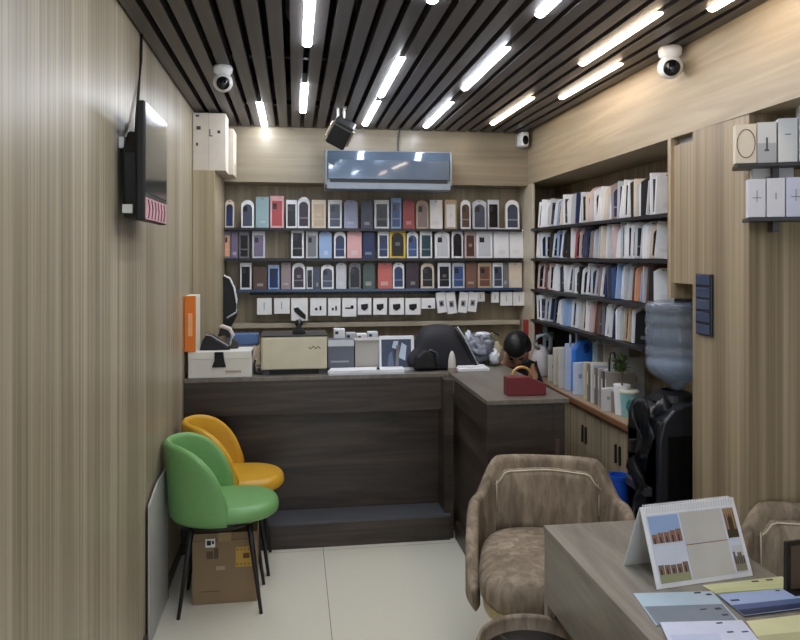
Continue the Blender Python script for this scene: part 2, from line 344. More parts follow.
def pack(name, w, h, d, body, case, style, seed):
    """a boxed phone case, front towards -Y, standing on z=0"""
    rr = random.Random(seed)
    t = bpy.data.objects.new(name, None); COL.objects.link(t); t.empty_display_size = .02
    m = MB().prism(outline(w, h, style), -d/2, d/2, 'y', 0)
    if style == 'tab' or case is None:
        hh = h*.86; m.box(-.008, .008, -d/2-.0008, -d/2, h*.93, h*.95, 1)
        lw = w*.22; m.box(-lw+rr.uniform(-.01, .01), lw, -d/2-.001, -d/2, hh*rr.uniform(.12, .2), hh*rr.uniform(.26, .34), 2)
    m.build('package', [mat(C[body], .4), DGREY, mat(tuple(int(v*.5+110) for v in C[body]), .5)], t)
    if case:
        m = MB(); k = w*.74; hh = h*.78
        M = Matrix.Translation((0, 0, h*.07))
        st = 'arch' if style != 'rect' else 'rect'
        m.prism(outline(k, hh, st), -d/2-.003, -d/2, 'y', 0, M=M)
        q = rr.random()
        if q < .55: m.box(-k*.42, -k*.02, -d/2-.005, -d/2-.003, h*.07+hh*.66, h*.07+hh*.9, 1)
        if .3 < q < .8: m.box(-k*.5, k*.5, -d/2-.0036, -d/2-.003, h*.07+hh*.3, h*.07+hh*.36, 2)
        if q > .7: m.box(-k*.2, k*.2, -d/2-.0036, -d/2-.003, h*.07+hh*.45, h*.07+hh*.6, 2)
        m.build('phone_case', [mat(C[case], .25), mat((46, 46, 52), .2), mat(tuple(int(v*.55+90) for v in C[case]), .3)], t)
    return t
rows = [
 [(225,234,'cream','navy','tab',0),(241,254,'white','slate','arch',0),(255.5,269,'teal',None,'rect',-3),(270,284,'pink','red','rect',-4),(286,297,'white','black','rect',0),(297.5,310,'white','plum','arch',-3),
  (311.5,326,'cream','beige','rect',0),(328,342,'white','slate','rect',0),(344,358,'lav',None,'tab',0),(361,373,'slate',None,'tab',0),(374.5,389.5,'white','black','rect',0),(391,401.5,'lblue','blue','rect',-2),
  (403,415,'red',None,'tab',0),(416,429,'beige','mauve','arch',0),(430,443,'white',None,'rect',0),(445,457,'beige','white','rect',0),(461,471,'white','dbrown','arch',0),(473,487,'lgrey','slate','tab',0),
  (488,499.5,'lgrey','black','rect',0),(506,520,'white','slate','arch',0)],
 [(224,230.5,'grey','peach','rect',0),(231,238,'purple',None,'rect',0),(239,249,'grey','black','rect',0),(252,265,'lgrey','purple','rect',0),(291,304,'white','black','rect',-3),(306,318,'lgrey','grey','rect',0),
  (319,332,'lblue',None,'tab',0),(334,346,'white','navy','arch',0),(347,362,'pink',None,'tab',-2),(363,375,'navy',None,'tab',0),(378,389,'white','navy','rect',0),(389.5,406,'yellow','black','tab',-3),
  (407,418.5,'white','blue','tab',0),(420,432.5,'white','dteal','rect',0),(435,450,'white','lgrey','tab',0),(452,463.5,'white','black','arch',-2),(465,476,'rose','dbrown','rect',0),(476.5,493,'white','lgrey','rect',0),
  (494,509.5,'white',None,'rect',-3),(510,524,'white',None,'rect',-2)],
 [(240,251.5,'white','black','rect',0),(253,267,'dbrown',None,'rect',4),(268,279.5,'lblue','navy','rect',2),(281,291,'mauve',None,'rect',0),(292,305.5,'white','plum','arch',0),(306.5,313,'white','black','rect',4),
  (313.5,320,'slate',None,'rect',4),(321,334,'white','slate','tab',2),(336,346.5,'lgrey',None,'tab',0),(349,361,'grey','black','tab',0),(363,375,'green',None,'tab',0),(378,392.5,'coral',None,'rect',0),
  (393,404.5,'white','navy','tab',0),(406,419,'plum',None,'rect',0),(421,434.5,'cream','black','arch',0),(438,451,'white','black','rect',0),(452.5,465,'lgrey','blue','rect',0),(466,477,'brown',None,'rect',0),
  (478,492,'beige','brown','rect',0),(493,503.5,'white','slate','rect',0),(504,508.5,'grey',None,'rect',0),(509,522.5,'cream',None,'rect',0)]]
tops = [200, 231.5, 263]
YP = 5.185
for r, row in enumerate(rows):
    n = len(row)
    for i, (a, b, body, case, st, dt) in enumerate(row):
        x0, x1 = XatY(a, YP), XatY(b, YP); w = x1-x0; xc = (x0+x1)/2
        h = Zat(tops[r]+dt, xc, YP)-SHZ[r]-.0005
        t = pack('phone_case_pack', w*.97, h, .026, body, case, st, r*40+i)
        tz = .04; t.location = (xc, YP+.02, SHZ[r]+.0006+.0); t.rotation_euler = (R.uniform(-.02, 0)-.03, 0, R.uniform(-.05, .05))
        t.location.z += .001
        desc = ('%s phone case pack' % CN[body]) if case is None else '%s pack with %s phone case' % (CN[body], CN[case])
        tag(t, '%s, %s of the %s back row' % (desc, place_word(i, n), rowname[r]), 'phone case', 'boxed phone cases in the %s back row' % rowname[r])
low = [(257,272,0,1),(274,290,-1,1),(291,308,6,2),(310,326.5,1,3),(328,340.5,1,3),(342,356.5,2,4),(357.5,371.5,0,5),(373,387,0,5),(389,404,0,6),(405,420.5,0,6),(421,435,-6,7),(437.5,447,-2,8),
       (447.5,457,-1,8),(457.5,466.5,-2,9),(467,476,-3,9),(476.5,484.5,-13,0),(491,498.5,-12,1),(500,512,-9,1),(512.5,525,-9,1)]
YQ = 5.19
for i, (a, b, dy, k) in enumerate(low):
    x0, x1 = XatY(a, YQ), XatY(b, YQ); w = (x1-x0)*.97; xc = (x0+x1)/2
    zb = Zat(314.5+dy, xc, YQ); zt = Zat(298 if a < 430 else 292, xc, YQ)
    t = thing('accessory_packet', '', 'packet', (xc, YQ, zb), R.uniform(-.06, .06), 'small white packets on the hook rail')
    h = zt-zb; m = MB().prism(outline(w, h, 'rect'), -.012, .012, 'y', 0); d = -.0125; 
    if k in (1, 0): m.box(-.003, .0, d-.001, d, h*.3, h*.75, 1); kn = 'a thin vertical mark'
    elif k == 2: m.prism([(-w*.35, h*.55), (-w*.1, h*.6), (w*.38, h*.25), (w*.38, h*.05), (w*.1, h*.15), (-w*.3, h*.4)], d-.004, d, 'y', 1); kn = 'a black watch strap'
    elif k == 3: m.box(-w*.2, -w*.05, d-.001, d, h*.3, h*.45, 1).box(w*.08, w*.2, d-.001, d, h*.3, h*.55, 1); kn = 'two small dark marks'
    elif k == 4: m.box(-w*.28, w*.15, d-.001, d, h*.42, h*.5, 1).box(w*.1, w*.3, d-.001, d, h*.42, h*.6, 1); kn = 'a small dark cable mark'
    elif k in (5, 6): m.prism([(-w*.26, h*.62), (w*.24, h*.66), (w*.25, h*.4), (0, h*.24), (-w*.24, h*.34)], d-.003, d, 'y', 1); kn = 'a dark earphone picture'
    elif k == 7: m.box(-w*.02, w*.2, d-.001, d, h*.1, h*.3, 1); kn = 'a dark square'
    else: m.prism([(-w*.25, h*.3), (w*.25, h*.3), (w*.25, h*.6), (-w*.25, h*.6)], d-.001, d, 'y', 2).box(-w*.15, w*.1, d-.002, d, h*.36, h*.52, 1); kn = 'a grey window'
    M0 = Matrix.Rotation([0, .0, 0, 0, 0, 0, 0, 0, -.12, .1][k], 4, 'Y')
    bmesh.ops.transform(m.bm, matrix=M0, verts=m.bm.verts[:])
    m.build('packet', [WHITE if k else OFFW, BLACK, mat((150, 152, 160), .4)], t)
    t['label'] = 'packet with %s, %s of hook row' % (kn, place_word(i, len(low)))
# white rimmed holder hanging at the column side
t = thing('phone_ring_holder', 'black oval case with white rim hanging beside the column, left of display', 'phone case', (XatY(230, 5.12), 5.12, 1.16))
MB().prism([(-.055, .0), (.01, .0), (.05, .08), (.05, .2), (.02, .32), (-.03, .36), (-.055, .34)], -.01, .01, 'y').build('case_back', BLACK, t, bevel=.006)
MB().tube([(-.04, -.014, .355), (0, -.014, .335), (.03, -.014, .27), (.045, -.014, .19), (.048, -.014, .1), (-.02, -.014, .06)], .007).build('white_rim', WHITE, t, smooth=True)
MB().tube([(-.02, 0, .355), (-.02, .1, .37), (-.02, .235, .37)], .003).build('hook', CHROME, t)
# side display
for i, z in enumerate(SHZ):
    t = thing('wall_shelf', 'dark shelf under the %s row of packs on the right side display' % rowname[i], 'shelf', (2.0, 3.97, z), 0, 'shelves of the side display')
    MB().box(-.30, 0, -.64 if i == 3 else -.90, 1.05, -.012, 0).build('shelf_board', SHELF, t)
    MB().box(-.305, -.30, -.64 if i == 3 else -.90, 1.05, -.016, .002).build('front_rail', mat((50, 50, 54), .3, .4), t)
pal = [['white','white','lgrey','white','lblue','cream','white','slate','navy','white','lgrey','cream','rose','white','white','cream','mauve','mauve','lgrey','white','mauve','black','cream','grey','black','lgrey','white','white'],
 ['white','cream','black','lgrey','lblue','white','black','cream','red','rose','slate','navy','mauve','lgrey','cream','white','lgrey','rose','white','lgrey','white','grey','grey','lgrey','slate','slate','cream','white'],
 ['rose','brown','rose','white','white','black','white','lgrey','white','black','white','slate','lgrey','mauve','white','navy','slate','blue','lblue','white','lgrey','brown','peach','lblue','lgrey','brown','black','white'],
 ['white','lgrey','lgrey','slate','white','white','lblue','slate','white','lgrey','cream','white','rose','brown','grey','navy','white','navy','white','mauve','beige','white','black','white','lgrey','mauve','white','lgrey']]
for r in range(4):
    n = 32 if r < 3 else 27
    for i in range(n):
        px = 541+(664-541)*(i+.5)/32+R.uniform(-.5, .5)
        y = YatX(px, 1.76)
        y = min(max(y, 3.06), 5.02); body = pal[r][int(i*27/31)]
        if body in ('slate', 'navy', 'grey', 'mauve', 'cream') and R.random() < .4: body = R.choice(['white', 'white', 'lgrey'])
        h = R.uniform(.168, .196); th = R.uniform(.010, .019) if i < 25 else R.uniform(.010, .015)
        if r == 3: h = min(h, .185)
        if r == 0 and i > 12: h = min(.205, h+.018)
        k = R.random(); case = None; st = R.choice(['rect', 'tab', 'arch', 'rect'])
        if k < .45: case = R.choice(['black', 'slate', 'black', 'navy', 'lgrey'])
        if case == body: case = None
        w = .085+R.uniform(0, .02)
        t = pack('phone_case_pack', w, h, th, body, case, st, 500+r*40+i)
        t.location = (1.715+w/2+R.uniform(0, .012), y, SHZ[r]+.002+w*.035)
        t.rotation_euler = (0, R.uniform(-.03, .11), -.28+R.uniform(-.12, .12))
        desc = ('%s phone case pack' % CN[body]) if case is None else '%s pack with %s phone case' % (CN[body], CN[case])
        tag(t, '%s, %s of the %s side row' % (desc, place_word(i, n, 'far', 'near'), rowname[r]), 'phone case', 'boxed phone cases in the %s side row' % rowname[r])
# ------------------------------------------------------------------ cabinets under the side display, ledge
t = thing('ledge_top', 'long beige ledge board with rounded brown edge under the side display', 'worktop', (1.66, 3.98, .8))
MB().box(.0, .34, -.66, 1.12, -.028, 0).build('ledge_board', mat((150, 132, 108), .45), t)
MB().box(-.012, 0, -.66, 1.12, -.032, .002).build('edge_band', mat((122, 84, 58), .4), t, bevel=.006, seg=3)
HAND = mat((40, 38, 36), .4)
for i in range(4):
    y0 = 3.34+i*.44
    t = thing('base_cabinet', 'beige base cabinet under the ledge, %s from the water dispenser' % ['nearest', 'second', 'third', 'farthest'][i], 'cabinet', (1.68, y0, 0), 0, 'cabinets under the ledge')
    MB().box(.02, .32, .002, .438, .0, .767).build('cabinet_body', LAM_P, t)
    for k in range(2):
        d = MB().box(.0, .018, .004+.218*k, .216+.218*k, .06, .765).build('door', LAM_P, t, bevel=.002)
        MB().box(-.014, 0, .19 if k == 0 else .238, .198 if k == 0 else .246, .56, .66).build('handle', HAND, d, bevel=.003)
# ------------------------------------------------------------------ reception counter
t = thing('reception_counter', 'dark walnut reception counter with grey kick step along the back of the shop', 'counter', (0, 0, 0))
ZT = .95; cx1 = .92
MB().box(XL+.003, cx1+.0, 4.22, 4.66, ZT-.022, ZT).build('counter_top', TOPW, t, bevel=.002)
MB().box(XL+.003, cx1-.02, 4.222, 4.25, ZT-.215, ZT-.022).build('upper_panel', DARKW, t)
MB().box(XL+.003, cx1-.05, 4.30, 4.32, .0, ZT-.2).build('front_panel', DARKW, t)
MB().box(XL+.003, cx1-.02, 4.10, 4.31, 0, .135).build('kick_step', DARKW, t, bevel=.002)
MB().box(XL+.003, cx1-.02, 4.095, 4.31, .135, .15).build('step_top', mat((82, 84, 90), .28), t)
MB().box(cx1-.05, cx1+.002, 4.12, 4.32, 0, ZT-.022).build('end_panel', DARKW, t)
MB().box(XL+.003, XL+.02, 4.32, 4.64, 0, ZT-.022).build('side_panel', DARKW, t)
MB().box(-.2, cx1, 4.4, 4.62, .45, .47).build('inner_shelf', DARKW, t)
t = thing('return_counter', 'dark return counter with grey top projecting toward the brown armchair', 'counter', (0, 0, 0))
rx0, rx1, ry0 = .922, 1.318, 3.38
MB().box(rx0, rx1+.02, ry0, 4.66, ZT-.022, ZT).build('counter_top', TOPW, t, bevel=.002)
MB().box(rx0+.003, rx0+.025, ry0+.052, 4.119, ZT-.16, ZT-.022).build('apron', DARKW, t)
MB().box(rx0+.03, rx0+.045, ry0+.052, 4.64, 0, ZT-.14).build('side_panel', DARKW, t)
MB().box(rx0+.003, rx0+.06, ry0+.004, ry0+.05, 0, ZT-.022).build('corner_post', DARKW, t)
MB().box(rx0+.01, rx0+.029, ry0+.052, 4.119, 0, .1).build('kick_board', DARKW, t)
MB().box(rx0+.06, rx1-.06, ry0+.01, ry0+.03, 0, ZT-.022).build('end_panel', DARKW, t)
MB().box(rx1-.06, rx1, ry0+.004, ry0+.4, 0, ZT-.022).build('drawer_unit', DARKW, t, bevel=.003)
MB().box(rx1-.05, rx1-.03, ry0-.001, ry0+.004, .3, .75).build('panel_slot', mat((90, 72, 66), .5), t)
# ------------------------------------------------------------------ tub shells for the chairs
def tub(m, A, rad, top, zb, t, nth=40, flare=0., cap=5, lean=None, off=(0, 0)):
    """curved shell around the rear (+Y); rad(th) outer radius, top(th) rim height; returns rim points"""
    rings = []; rim = []
    for i in range(nth+1):
        th = -A+2*A*i/nth; zt = top(th); r = rad(th); d = Vector((math.sin(th), math.cos(th), 0))
        edge = min(1., (min(i, nth-i)+.0)/2.5); tt = t*(.35+.65*math.sin(edge*PI/2))
        def P(rr, z):
            k = (z-zb)/max(.05, .45); s = flare*k*max(0., math.cos(th))
            return Vector((off[0], off[1], 0))+d*(rr+s*.0)+Vector((0, s, 0))+Vector((0, 0, z))
        pr = [(r-.012, zb), (r, zb+.02)]
        nz = 6
        for k in range(1, nz): pr.append((r, zb+.02+(zt-tt/2-zb-.02)*k/nz))
        for k in range(cap+1):
            a = PI*k/cap; pr.append((r-tt/2+tt/2*math.cos(a), zt-tt/2+tt/2*math.sin(a)))
        for k in range(nz-1, 0, -1): pr.append((r-tt, zb+.02+(zt-tt/2-zb-.02)*k/nz))
        pr += [(r-tt, zb)]
        rings.append([m.bm.verts.new(P(a, b)) for a, b in pr]); rim.append(P(r-tt*.5, zt))
    for a, b in zip(rings, rings[1:]):
        n = len(a)
        for i in range(n): m.face([a[i], a[(i+1) % n], b[(i+1) % n], b[i]])
    m.face(rings[0][::-1]); m.face(rings[-1])
    return rim
def sm(x): x = max(0., min(1., x)); return x*x*(3-2*x)
def cushion(m, rx, ry, z0, z1, rr, e=2.6, n=40, c=(0, 0), crown=.012):
    prof = []
    for k in range(6): a = PI/2*k/5; prof.append((1-rr/rx*(1-math.sin(a)), z0+rr*.6*(1-math.cos(a))))
    for k in range(6): a = PI/2*k/5; prof.append((1-rr/rx*(1-math.cos(a)), z1-crown-rr*(1-math.sin(a))))
    for q in (.7, .45, .2, .02): prof.append((q*(1-rr/rx), z1-crown*q*q))
    m.lathe(prof, n, c=(c[0], c[1], 0), sx=rx, sy=ry, e=e)
def se(th, a, b, e): # superellipse radius
    return 1/((abs(math.sin(th)/a)**e+abs(math.cos(th)/b)**e)**(1/e))
def vinyl_chair(label, col, loc, rz):
    t = thing('tub_chair', label, 'chair', loc, rz, None)
    M1 = mat(col, .38, var=.03, scale=40, bump=.02)
    m = MB(); cushion(m, .200, .232, .425, .512, .04, 2.4, c=(0, -.04)); m.build('seat', M1, t, smooth=True)
    def top(th):
        p = (1-math.cos(th))/(1-math.cos(1.82)); return .465+.322*max(0, 1-p**2.0)**.62
    m = MB(); rim = tub(m, 1.80, lambda th: se(th, .207, .236, 2.), top, .42, .036, 56, .035, off=(0, 0)); m.build('backrest', M1, t, smooth=True)
    m = MB(); m.tube([p+Vector((0, 0, -.003)) for p in rim], .006, 6); m.build('piping', mat(tuple(min(255, int(v*1.12)) for v in col), .4), t, smooth=True)
    m = MB(); m.lathe([(0, .395), (.17, .395), (.185, .41), (.18, .425), (0, .425)], 32); m.build('seat_frame', BLACK, t)
    for sx in (-1, 1):
        for sy in (-1, 1):
            top_ = Vector((sx*.12, sy*.13-.01, .40)); bot = Vector((sx*.15, sy*.185-.01, 0))
            m = MB(); m.tube([top_, (top_+bot)/2, bot], .014, 12, r2=.008); m.build('leg', BLACK, t, smooth=True)
    return t
vinyl_chair('light green padded tub chair with thin black legs by the left wall', (112, 160, 98), (-.345, 3.53, 0), PI/2)
vinyl_chair('mustard yellow padded tub chair between the green chair and the counter', (200, 152, 44), (-.325, 3.925, 0), PI/2)
def armchair(label, loc, rz):
    t = thing('armchair', label, 'armchair', loc, rz, None)
    def top(th):
        a = abs(th); return .38+.08*sm((2.2-a)/.3)+.150*sm((2.1-a)/.95)+.140*sm((1.0-a)/.36)
    m = MB(); rim = tub(m, 2.2, lambda th: se(th, .345, .33, 3.2), top, .30, .052, 80, .05, cap=8); m.build('shell', VELV, t, smooth=True)
    def topc(th): a = abs(th); return .712-.012*sm(a/.7)-.06*sm((a-.60)/.12)
    m = MB(); rim2 = tub(m, .72, lambda th: se(th, .31, .29, 4.5), topc, .43, .06, 30, .05, cap=6); m.build('back_cushion', VELV, t, smooth=True)
    m = MB(); m.tube([Vector((rim2[0].x*.96, rim2[0].y-.03, z_)) for z_ in (.52, .60, .66)]+[p+Vector((0, -.022, -.006)) for p in rim2]+[Vector((rim2[-1].x*.96, rim2[-1].y-.03, z_)) for z_ in (.66, .60, .52)], .003, 6); m.build('piping', mat((206, 196, 176), .5), t, smooth=True)
    m = MB(); cushion(m, .290, .32, .345, .50, .06, 3.2, c=(0, -.075), crown=.02); m.build('seat', VELV, t, smooth=True)
    m = MB(); m.lathe([(0, .27), (.95, .27), (1.0, .285), (1.0, .325), (0, .325)], 48, sx=.275, sy=.285, e=3.2, c=(0, -.03, 0)); m.build('seat_base', mat((196, 180, 136), .5), t)
    for sx in (-1, 1):
        for sy in (-1, 1):
            m = MB(); m.tube([(sx*.19, sy*.19, .28), (sx*.225, sy*.225, 0)], .018, 12, r2=.011); m.build('leg', mat((176, 150, 108), .45), t, smooth=True)
    return t
armchair('brown velvet tub armchair behind the desk, facing the viewer', (1.03, 2.79, 0), -.28)
armchair('brown velvet armchair at the right edge, behind the desk calendar', (1.70, 2.04, 0), -.6)
# low round pouf tucked at the desk corner
t = thing('round_stool', 'low round stool with brown velvet rim and black seat at the desk corner', 'stool', (.73, 2.13, 0))
m = MB(); m.lathe([(.13, .02), (.165, .04), (.18, .12), (.18, .41), (.178, .452), (.172, .466), (.165, .452), (.163, .41), (.0, .40)], 48); m.build('stool_body', VELV, t, smooth=True)
m = MB(); m.lathe([(0, .402), (.1625, .402), (.158, .418), (.09, .434), (0, .437)], 48); m.build('seat_pad', mat((20, 20, 21), .4), t, smooth=True)
m = MB()
for k in range(3):
    a = k*2.1; m.tube([(.14*math.cos(a), .14*math.sin(a), .425), (.07*math.cos(a+.3), .07*math.sin(a+.3), .436), (0.01, 0, .439)], .002, 6)
m.build('stitching', mat((84, 84, 76), .6), t)
# ------------------------------------------------------------------ desk
t = thing('desk', 'grey wood-look desk in the right foreground with a deep apron', 'desk', (0, 0, 0))
MB().box(.825, 1.345, .95, 2.312, .725, .75).build('desk_top', DESKT, t, bevel=.0015)
MB().box(.827, .855, .96, 2.308, .50, .725).build('side_apron', DESKT, t)
MB().box(.855, 1.32, 2.285, 2.306, .30, .725).build('modesty_panel', DARKW, t)
MB().box(.827, .84, 2.28, 2.308, 0, .50).build('corner_leg', mat((150, 142, 130), .4), t)
MB().box(1.315, 1.34, .96, 2.28, 0, .725).build('side_panel', DESKT, t)
MB().box(.827, .855, .96, .99, 0, .50).build('corner_leg', mat((150, 142, 130), .4), t)
# calendar
def gpt(px, py, Z):
    z = F*(Z-H)/(HY-py); l = (px-400)/F*z; return Vector((l*CT+z*ST, z*CT-l*ST, Z))
pA = gpt(657, 590, .75); pB = gpt(753, 576, .75)
cw = (pB-pA).length; ang = math.atan2((pB-pA).y, (pB-pA).x)
t = thing('desk_calendar', 'white tent desk calendar with four building photos, on the desk', 'calendar', tuple(pA), ang)
ch = .208; tilt = math.radians(22); back = 2*ch*math.sin(tilt)
M = Rm(-tilt, 0, 0, (0, 0, .001))
def panel(m, a, b, c, d, y0=-.003, y1=-.0005, mi=0): m.box(a, b, y0, y1, c, d, mi, M=M)
m = MB(); panel(m, 0, cw, 0, ch, -.0005, .002); m.build('front_board', mat((232, 234, 238), .45), t)
Mb = Rm(tilt, 0, 0, (0, back, .001)); m = MB(); m.box(-.0, cw, 0, .003, 0, ch, 0, M=Mb); m.build('rear_board', mat((222, 224, 226), .5), t)
m = MB(); panel(m, .012, cw-.012, .012, ch-.022, -.002); m.build('page', mat((206, 212, 228), .45), t)
ph = MB(); cwx = cw
skies = [(.02, .36, .64, .90)]
def photo(x0, x1, z0, z1, sky, walls, ground, nm, arch=False):
    m = MB(); X0, X1 = x0*cw, x1*cw; Z0, Z1 = z0*ch, z1*ch; W = X1-X0; HH = Z1-Z0
    panel(m, X0, X1, Z0, Z1, -.003, -.002, 0)
    if ground: panel(m, X0, X1, Z0, Z0+HH*.28, -.0034, -.003, 2)
    g = HH*.28 if ground else 0
    rr = random.Random(nm+'x')
    n = 5
    for i in range(n):
        a = X0+W*i/n; hh = HH*rr.uniform(.28, .5) if not arch else HH*.9
        panel(m, a+W*.01, a+W/n*.93, Z0+g, min(Z1, Z0+g+hh), -.0038, -.0034, 1)
        panel(m, a+W*.06, a+W*.10, Z0+g, Z0+g+hh*.6, -.0042, -.0038, 3)
    if arch: 
        m.prism([(X0+W*.25, Z0+HH*.15), (X0+W*.7, Z0+HH*.15), (X0+W*.7, Z0+HH*.6), (X0+W*.48, Z0+HH*.8), (X0+W*.25, Z0+HH*.6)], -.0046, -.0042, 'y', 2, M=M)
    m.build('photo_print', [mat(sky, .5), mat(walls, .5), mat(ground or (90, 80, 60), .5), mat((60, 38, 28), .5)], t)
photo(.05, .36, .54, .88, (150, 176, 216), (142, 104, 84), None, 'a')
photo(.05, .36, .06, .42, (206, 212, 226), (128, 104, 88), (152, 156, 118), 'b')
photo(.84, .955, .50, .88, (186, 166, 142), (164, 130, 98), (70, 60, 40), 'c', True)
photo(.84, .955, .08, .40, (196, 198, 204), (112, 104, 92), (140, 132, 112), 'd')
m = MB(); panel(m, .38*cw, .82*cw, .50*ch, .89*ch, -.003, -.002, 0); m.build('blank_panel', mat((196, 193, 188), .5), t)
m = MB(); panel(m, .38*cw, .82*cw, .06*ch, .475*ch, -.003, -.002, 0); m.build('blank_panel', mat((196, 193, 188), .5), t)
m = MB(); panel(m, .38*cw, .82*cw, .476*ch, .486*ch, -.0032, -.002, 0); m.build('gold_rule', mat((160, 120, 70), .4), t)
m = MB()
for i in range(34):
    x = .015+(cw-.03)*i/33; m.tube([(x, back/2-.012, ch*math.cos(tilt)-.012), (x, back/2-.008, ch*math.cos(tilt)+.006), (x, back/2+.008, ch*math.cos(tilt)+.006), (x, back/2+.012, ch*math.cos(tilt)-.012)], .0013, 4)
ob = m.build('ring_binding', mat((214, 214, 218), .3), t)
# brochures on the desk
def sheet(pxs, label, name, cols, bands, marks=(), cat='brochure', z=.7512, th=.0022):
    P = [gpt(a, b, z) for a, b in pxs]; c = sum(P, Vector())/len(P)
    t = thing(name, label, cat, (c.x, c.y, z), 0, None)
    Q = [p-c for p in P]
    m = MB(); m.prism([(p.x, p.y) for p in Q], 0, th, 'z'); m.build('paper', mat(cols[0], .35), t)
    for k, (u0, u1, v0, v1, col) in enumerate(bands):
        def q(u, v): a = Q[0].lerp(Q[1], u); b = Q[3].lerp(Q[2], u); return a.lerp(b, v)
        m = MB(); pts = [q(u0, v0), q(u1, v0), q(u1, v1), q(u0, v1)]
        m.prism([(p.x, p.y) for p in pts], th, th+.0006, 'z'); m.build('colour_band', mat(col, .35), t)
    if marks:
        for (u, v, s, w) in marks:
            p = q2(Q, u, v); MB().box(p.x-s*w, p.x+s*w, p.y-s*.55, p.y+s*.55, th+.0006, th+.0012).build('print_mark', mat((58, 58, 64), .5), t)
    return t
def q2(Q, u, v): a = Q[0].lerp(Q[1], u); b = Q[3].lerp(Q[2], u); return a.lerp(b, v)
sheet([(633, 594), (712, 592), (739, 622), (656, 626)], 'pale blue and grey brochure lying left in front of the calendar', 'brochure', [(176, 196, 212)], [(.02, .98, .45, 1.0, (120, 130, 142))],
      [(.80, .05, .006, 1.5), (.92, .12, .007, 1), (.70, .6, .003, 3), (.88, .6, .008, 1), (.9, .8, .006, 1.3)])
sheet([(660, 623), (742, 621), (765, 648), (672, 650)], 'white lilac brochure at the bottom edge, nearest on the desk', 'brochure', [(204, 210, 232)], [(.05, .6, .5, .9, (190, 198, 226))],
      [(.75, .45, .004, 2), (.92, .45, .004, 2), (.7, .1, .004, 2)], z=.7545)
sheet([(702, 586), (782, 577), (798, 588), (716, 594)], 'cream yellow brochure lying just right of the calendar foot', 'brochure', [(206, 208, 162)], [(.02, .95, .6, .98, (198, 202, 150))],
      [(.62, .2, .005, 2), (.80, .2, .006, 1.6)])
sheet([(718, 595), (800, 588), (822, 606), (744, 616)], 'sky blue brochure with dark navy wave beside the cream one', 'brochure', [(158, 176, 214)], [(.0, 1, .55, .78, (84, 100, 140)), (.0, 1, .78, 1., (44, 52, 84))],
      [(.70, .08, .004, 1.5), (.82, .08, .004, 1.5), (.93, .08, .004, 1.2), (.1, .35, .006, 2)], z=.7545)
sheet([(746, 622), (830, 612), (850, 640), (764, 648)], 'pale yellow leaflet in the lower right corner of the desk', 'brochure', [(208, 208, 166)], [(.0, 1, .6, 1., (176, 176, 140))])
# pen and dark card holder at the right edge
p = gpt(765, 572, .752)
c_ = gpt(796, 592, .751)
t = thing('card_holder', 'dark upright card holder cut by the right edge of the desk', 'holder', (c_.x+.0, c_.y, .751), .1)
MB().box(-.03, .05, 0, .012, 0, .135).build('back_plate', mat((30, 26, 24), .4), t, bevel=.002)
MB().box(-.018, .05, -.002, 0, .01, .125).build('card', mat((82, 68, 56), .5), t)
MB().box(-.03, .05, -.03, .012, -.0, .008).build('foot', mat((30, 26, 24), .4), t)
p0 = gpt(776, 585, .80)
t = thing('pen_tray', 'small brown leather tray holding a pen, behind the calendar', 'tray', (1.285, 1.965, .7505), .2)
MB().lathe([(0, 0), (.035, 0), (.045, .022), (.042, .023), (.033, .006), (0, .006)], 32, sx=1.1, sy=.7).build('tray_body', mat((104, 84, 66), .6), t, smooth=True)
t = thing('pen', 'slim pen with silver tip leaning out of the brown tray', 'pen', (1.285, 1.96, .760), .2)
MB().tube([(.025, 0, 0), (.0, 0, .035)], .0045, 10).build('barrel', BLACK, t, smooth=True)
MB().tube([(0, 0, .035), (-.03, 0, .075)], .004, 10, r2=.0015).build('tip', CHROME, t, smooth=True)
# ------------------------------------------------------------------ things by the left wall
t = thing('leaning_board', 'thin grey white board leaning on the left wall beside the green chair', 'board', (0, 0, 0))
MB().prism([(3.15, 0.002), (3.59, .002), (3.59, .64), (3.34, .64), (3.15, .60)], -.608, -.600, 'x').build('board_sheet', mat((172, 172, 168), .4), t)
m = MB().box(-.609, -.598, 3.59, 3.60, .002, .64); m.build('edge_strip', mat((110, 98, 78), .5), t)
t.location = (.0, 0, 0)
t = thing('cardboard_box', 'brown cardboard box on the floor under the green chair', 'box', (-.325, 3.615, 0))
CB = mat((138, 116, 88), .75, bump=.05)
m = MB().box(-.15, .15, -.11, .05, .001, .335, 0); m.box(-.15, .15, -.112, -.11, .30, .303, 1)
m.build('carton', [CB, mat((112, 92, 68), .8)], t, bevel=.002)
m = MB().box(-.09, -.045, -.112, -.1105, .27, .31, 0).box(-.083, -.064, -.113, -.112, .28, .302, 1).box(-.06, -.05, -.113, -.112, .285, .30, 1); m.build('white_sticker', [WHITE, BLACK], t)
for a in ((-.05, -.03, .215, .265), (-.085, -.055, .215, .25), (-.115, -.02, .06, .062)): MB().box(a[0], a[1], -.112, -.1105, a[2], a[3]).build('print', mat((92, 76, 58), .7), t)
MB().box(-.04, .0, -.1125, -.1105, .16, .18).build('pale_sticker', mat((170, 156, 132), .6), t)
m = MB().box(.05, .14, -.112, -.1105, .17, .265, 0).box(.085, .115, -.113, -.112, .21, .235, 1)
for k in range(5): m.box(.056+.017*k, .062+.017*k, -.113, -.112, .25, .256, 1).box(.056+.017*k, .062+.017*k, -.113, -.112, .18, .186, 1)
m.build('yellow_label', [mat((186, 150, 70), .6), mat((96, 66, 30), .6)], t)
m = MB().box(-.03, .03, -.1115, .051, .3345, .337).box(-.03, .03, -.1125, -.1105, .295, .336); m.build('packing_tape', mat((160, 134, 96), .3), t)
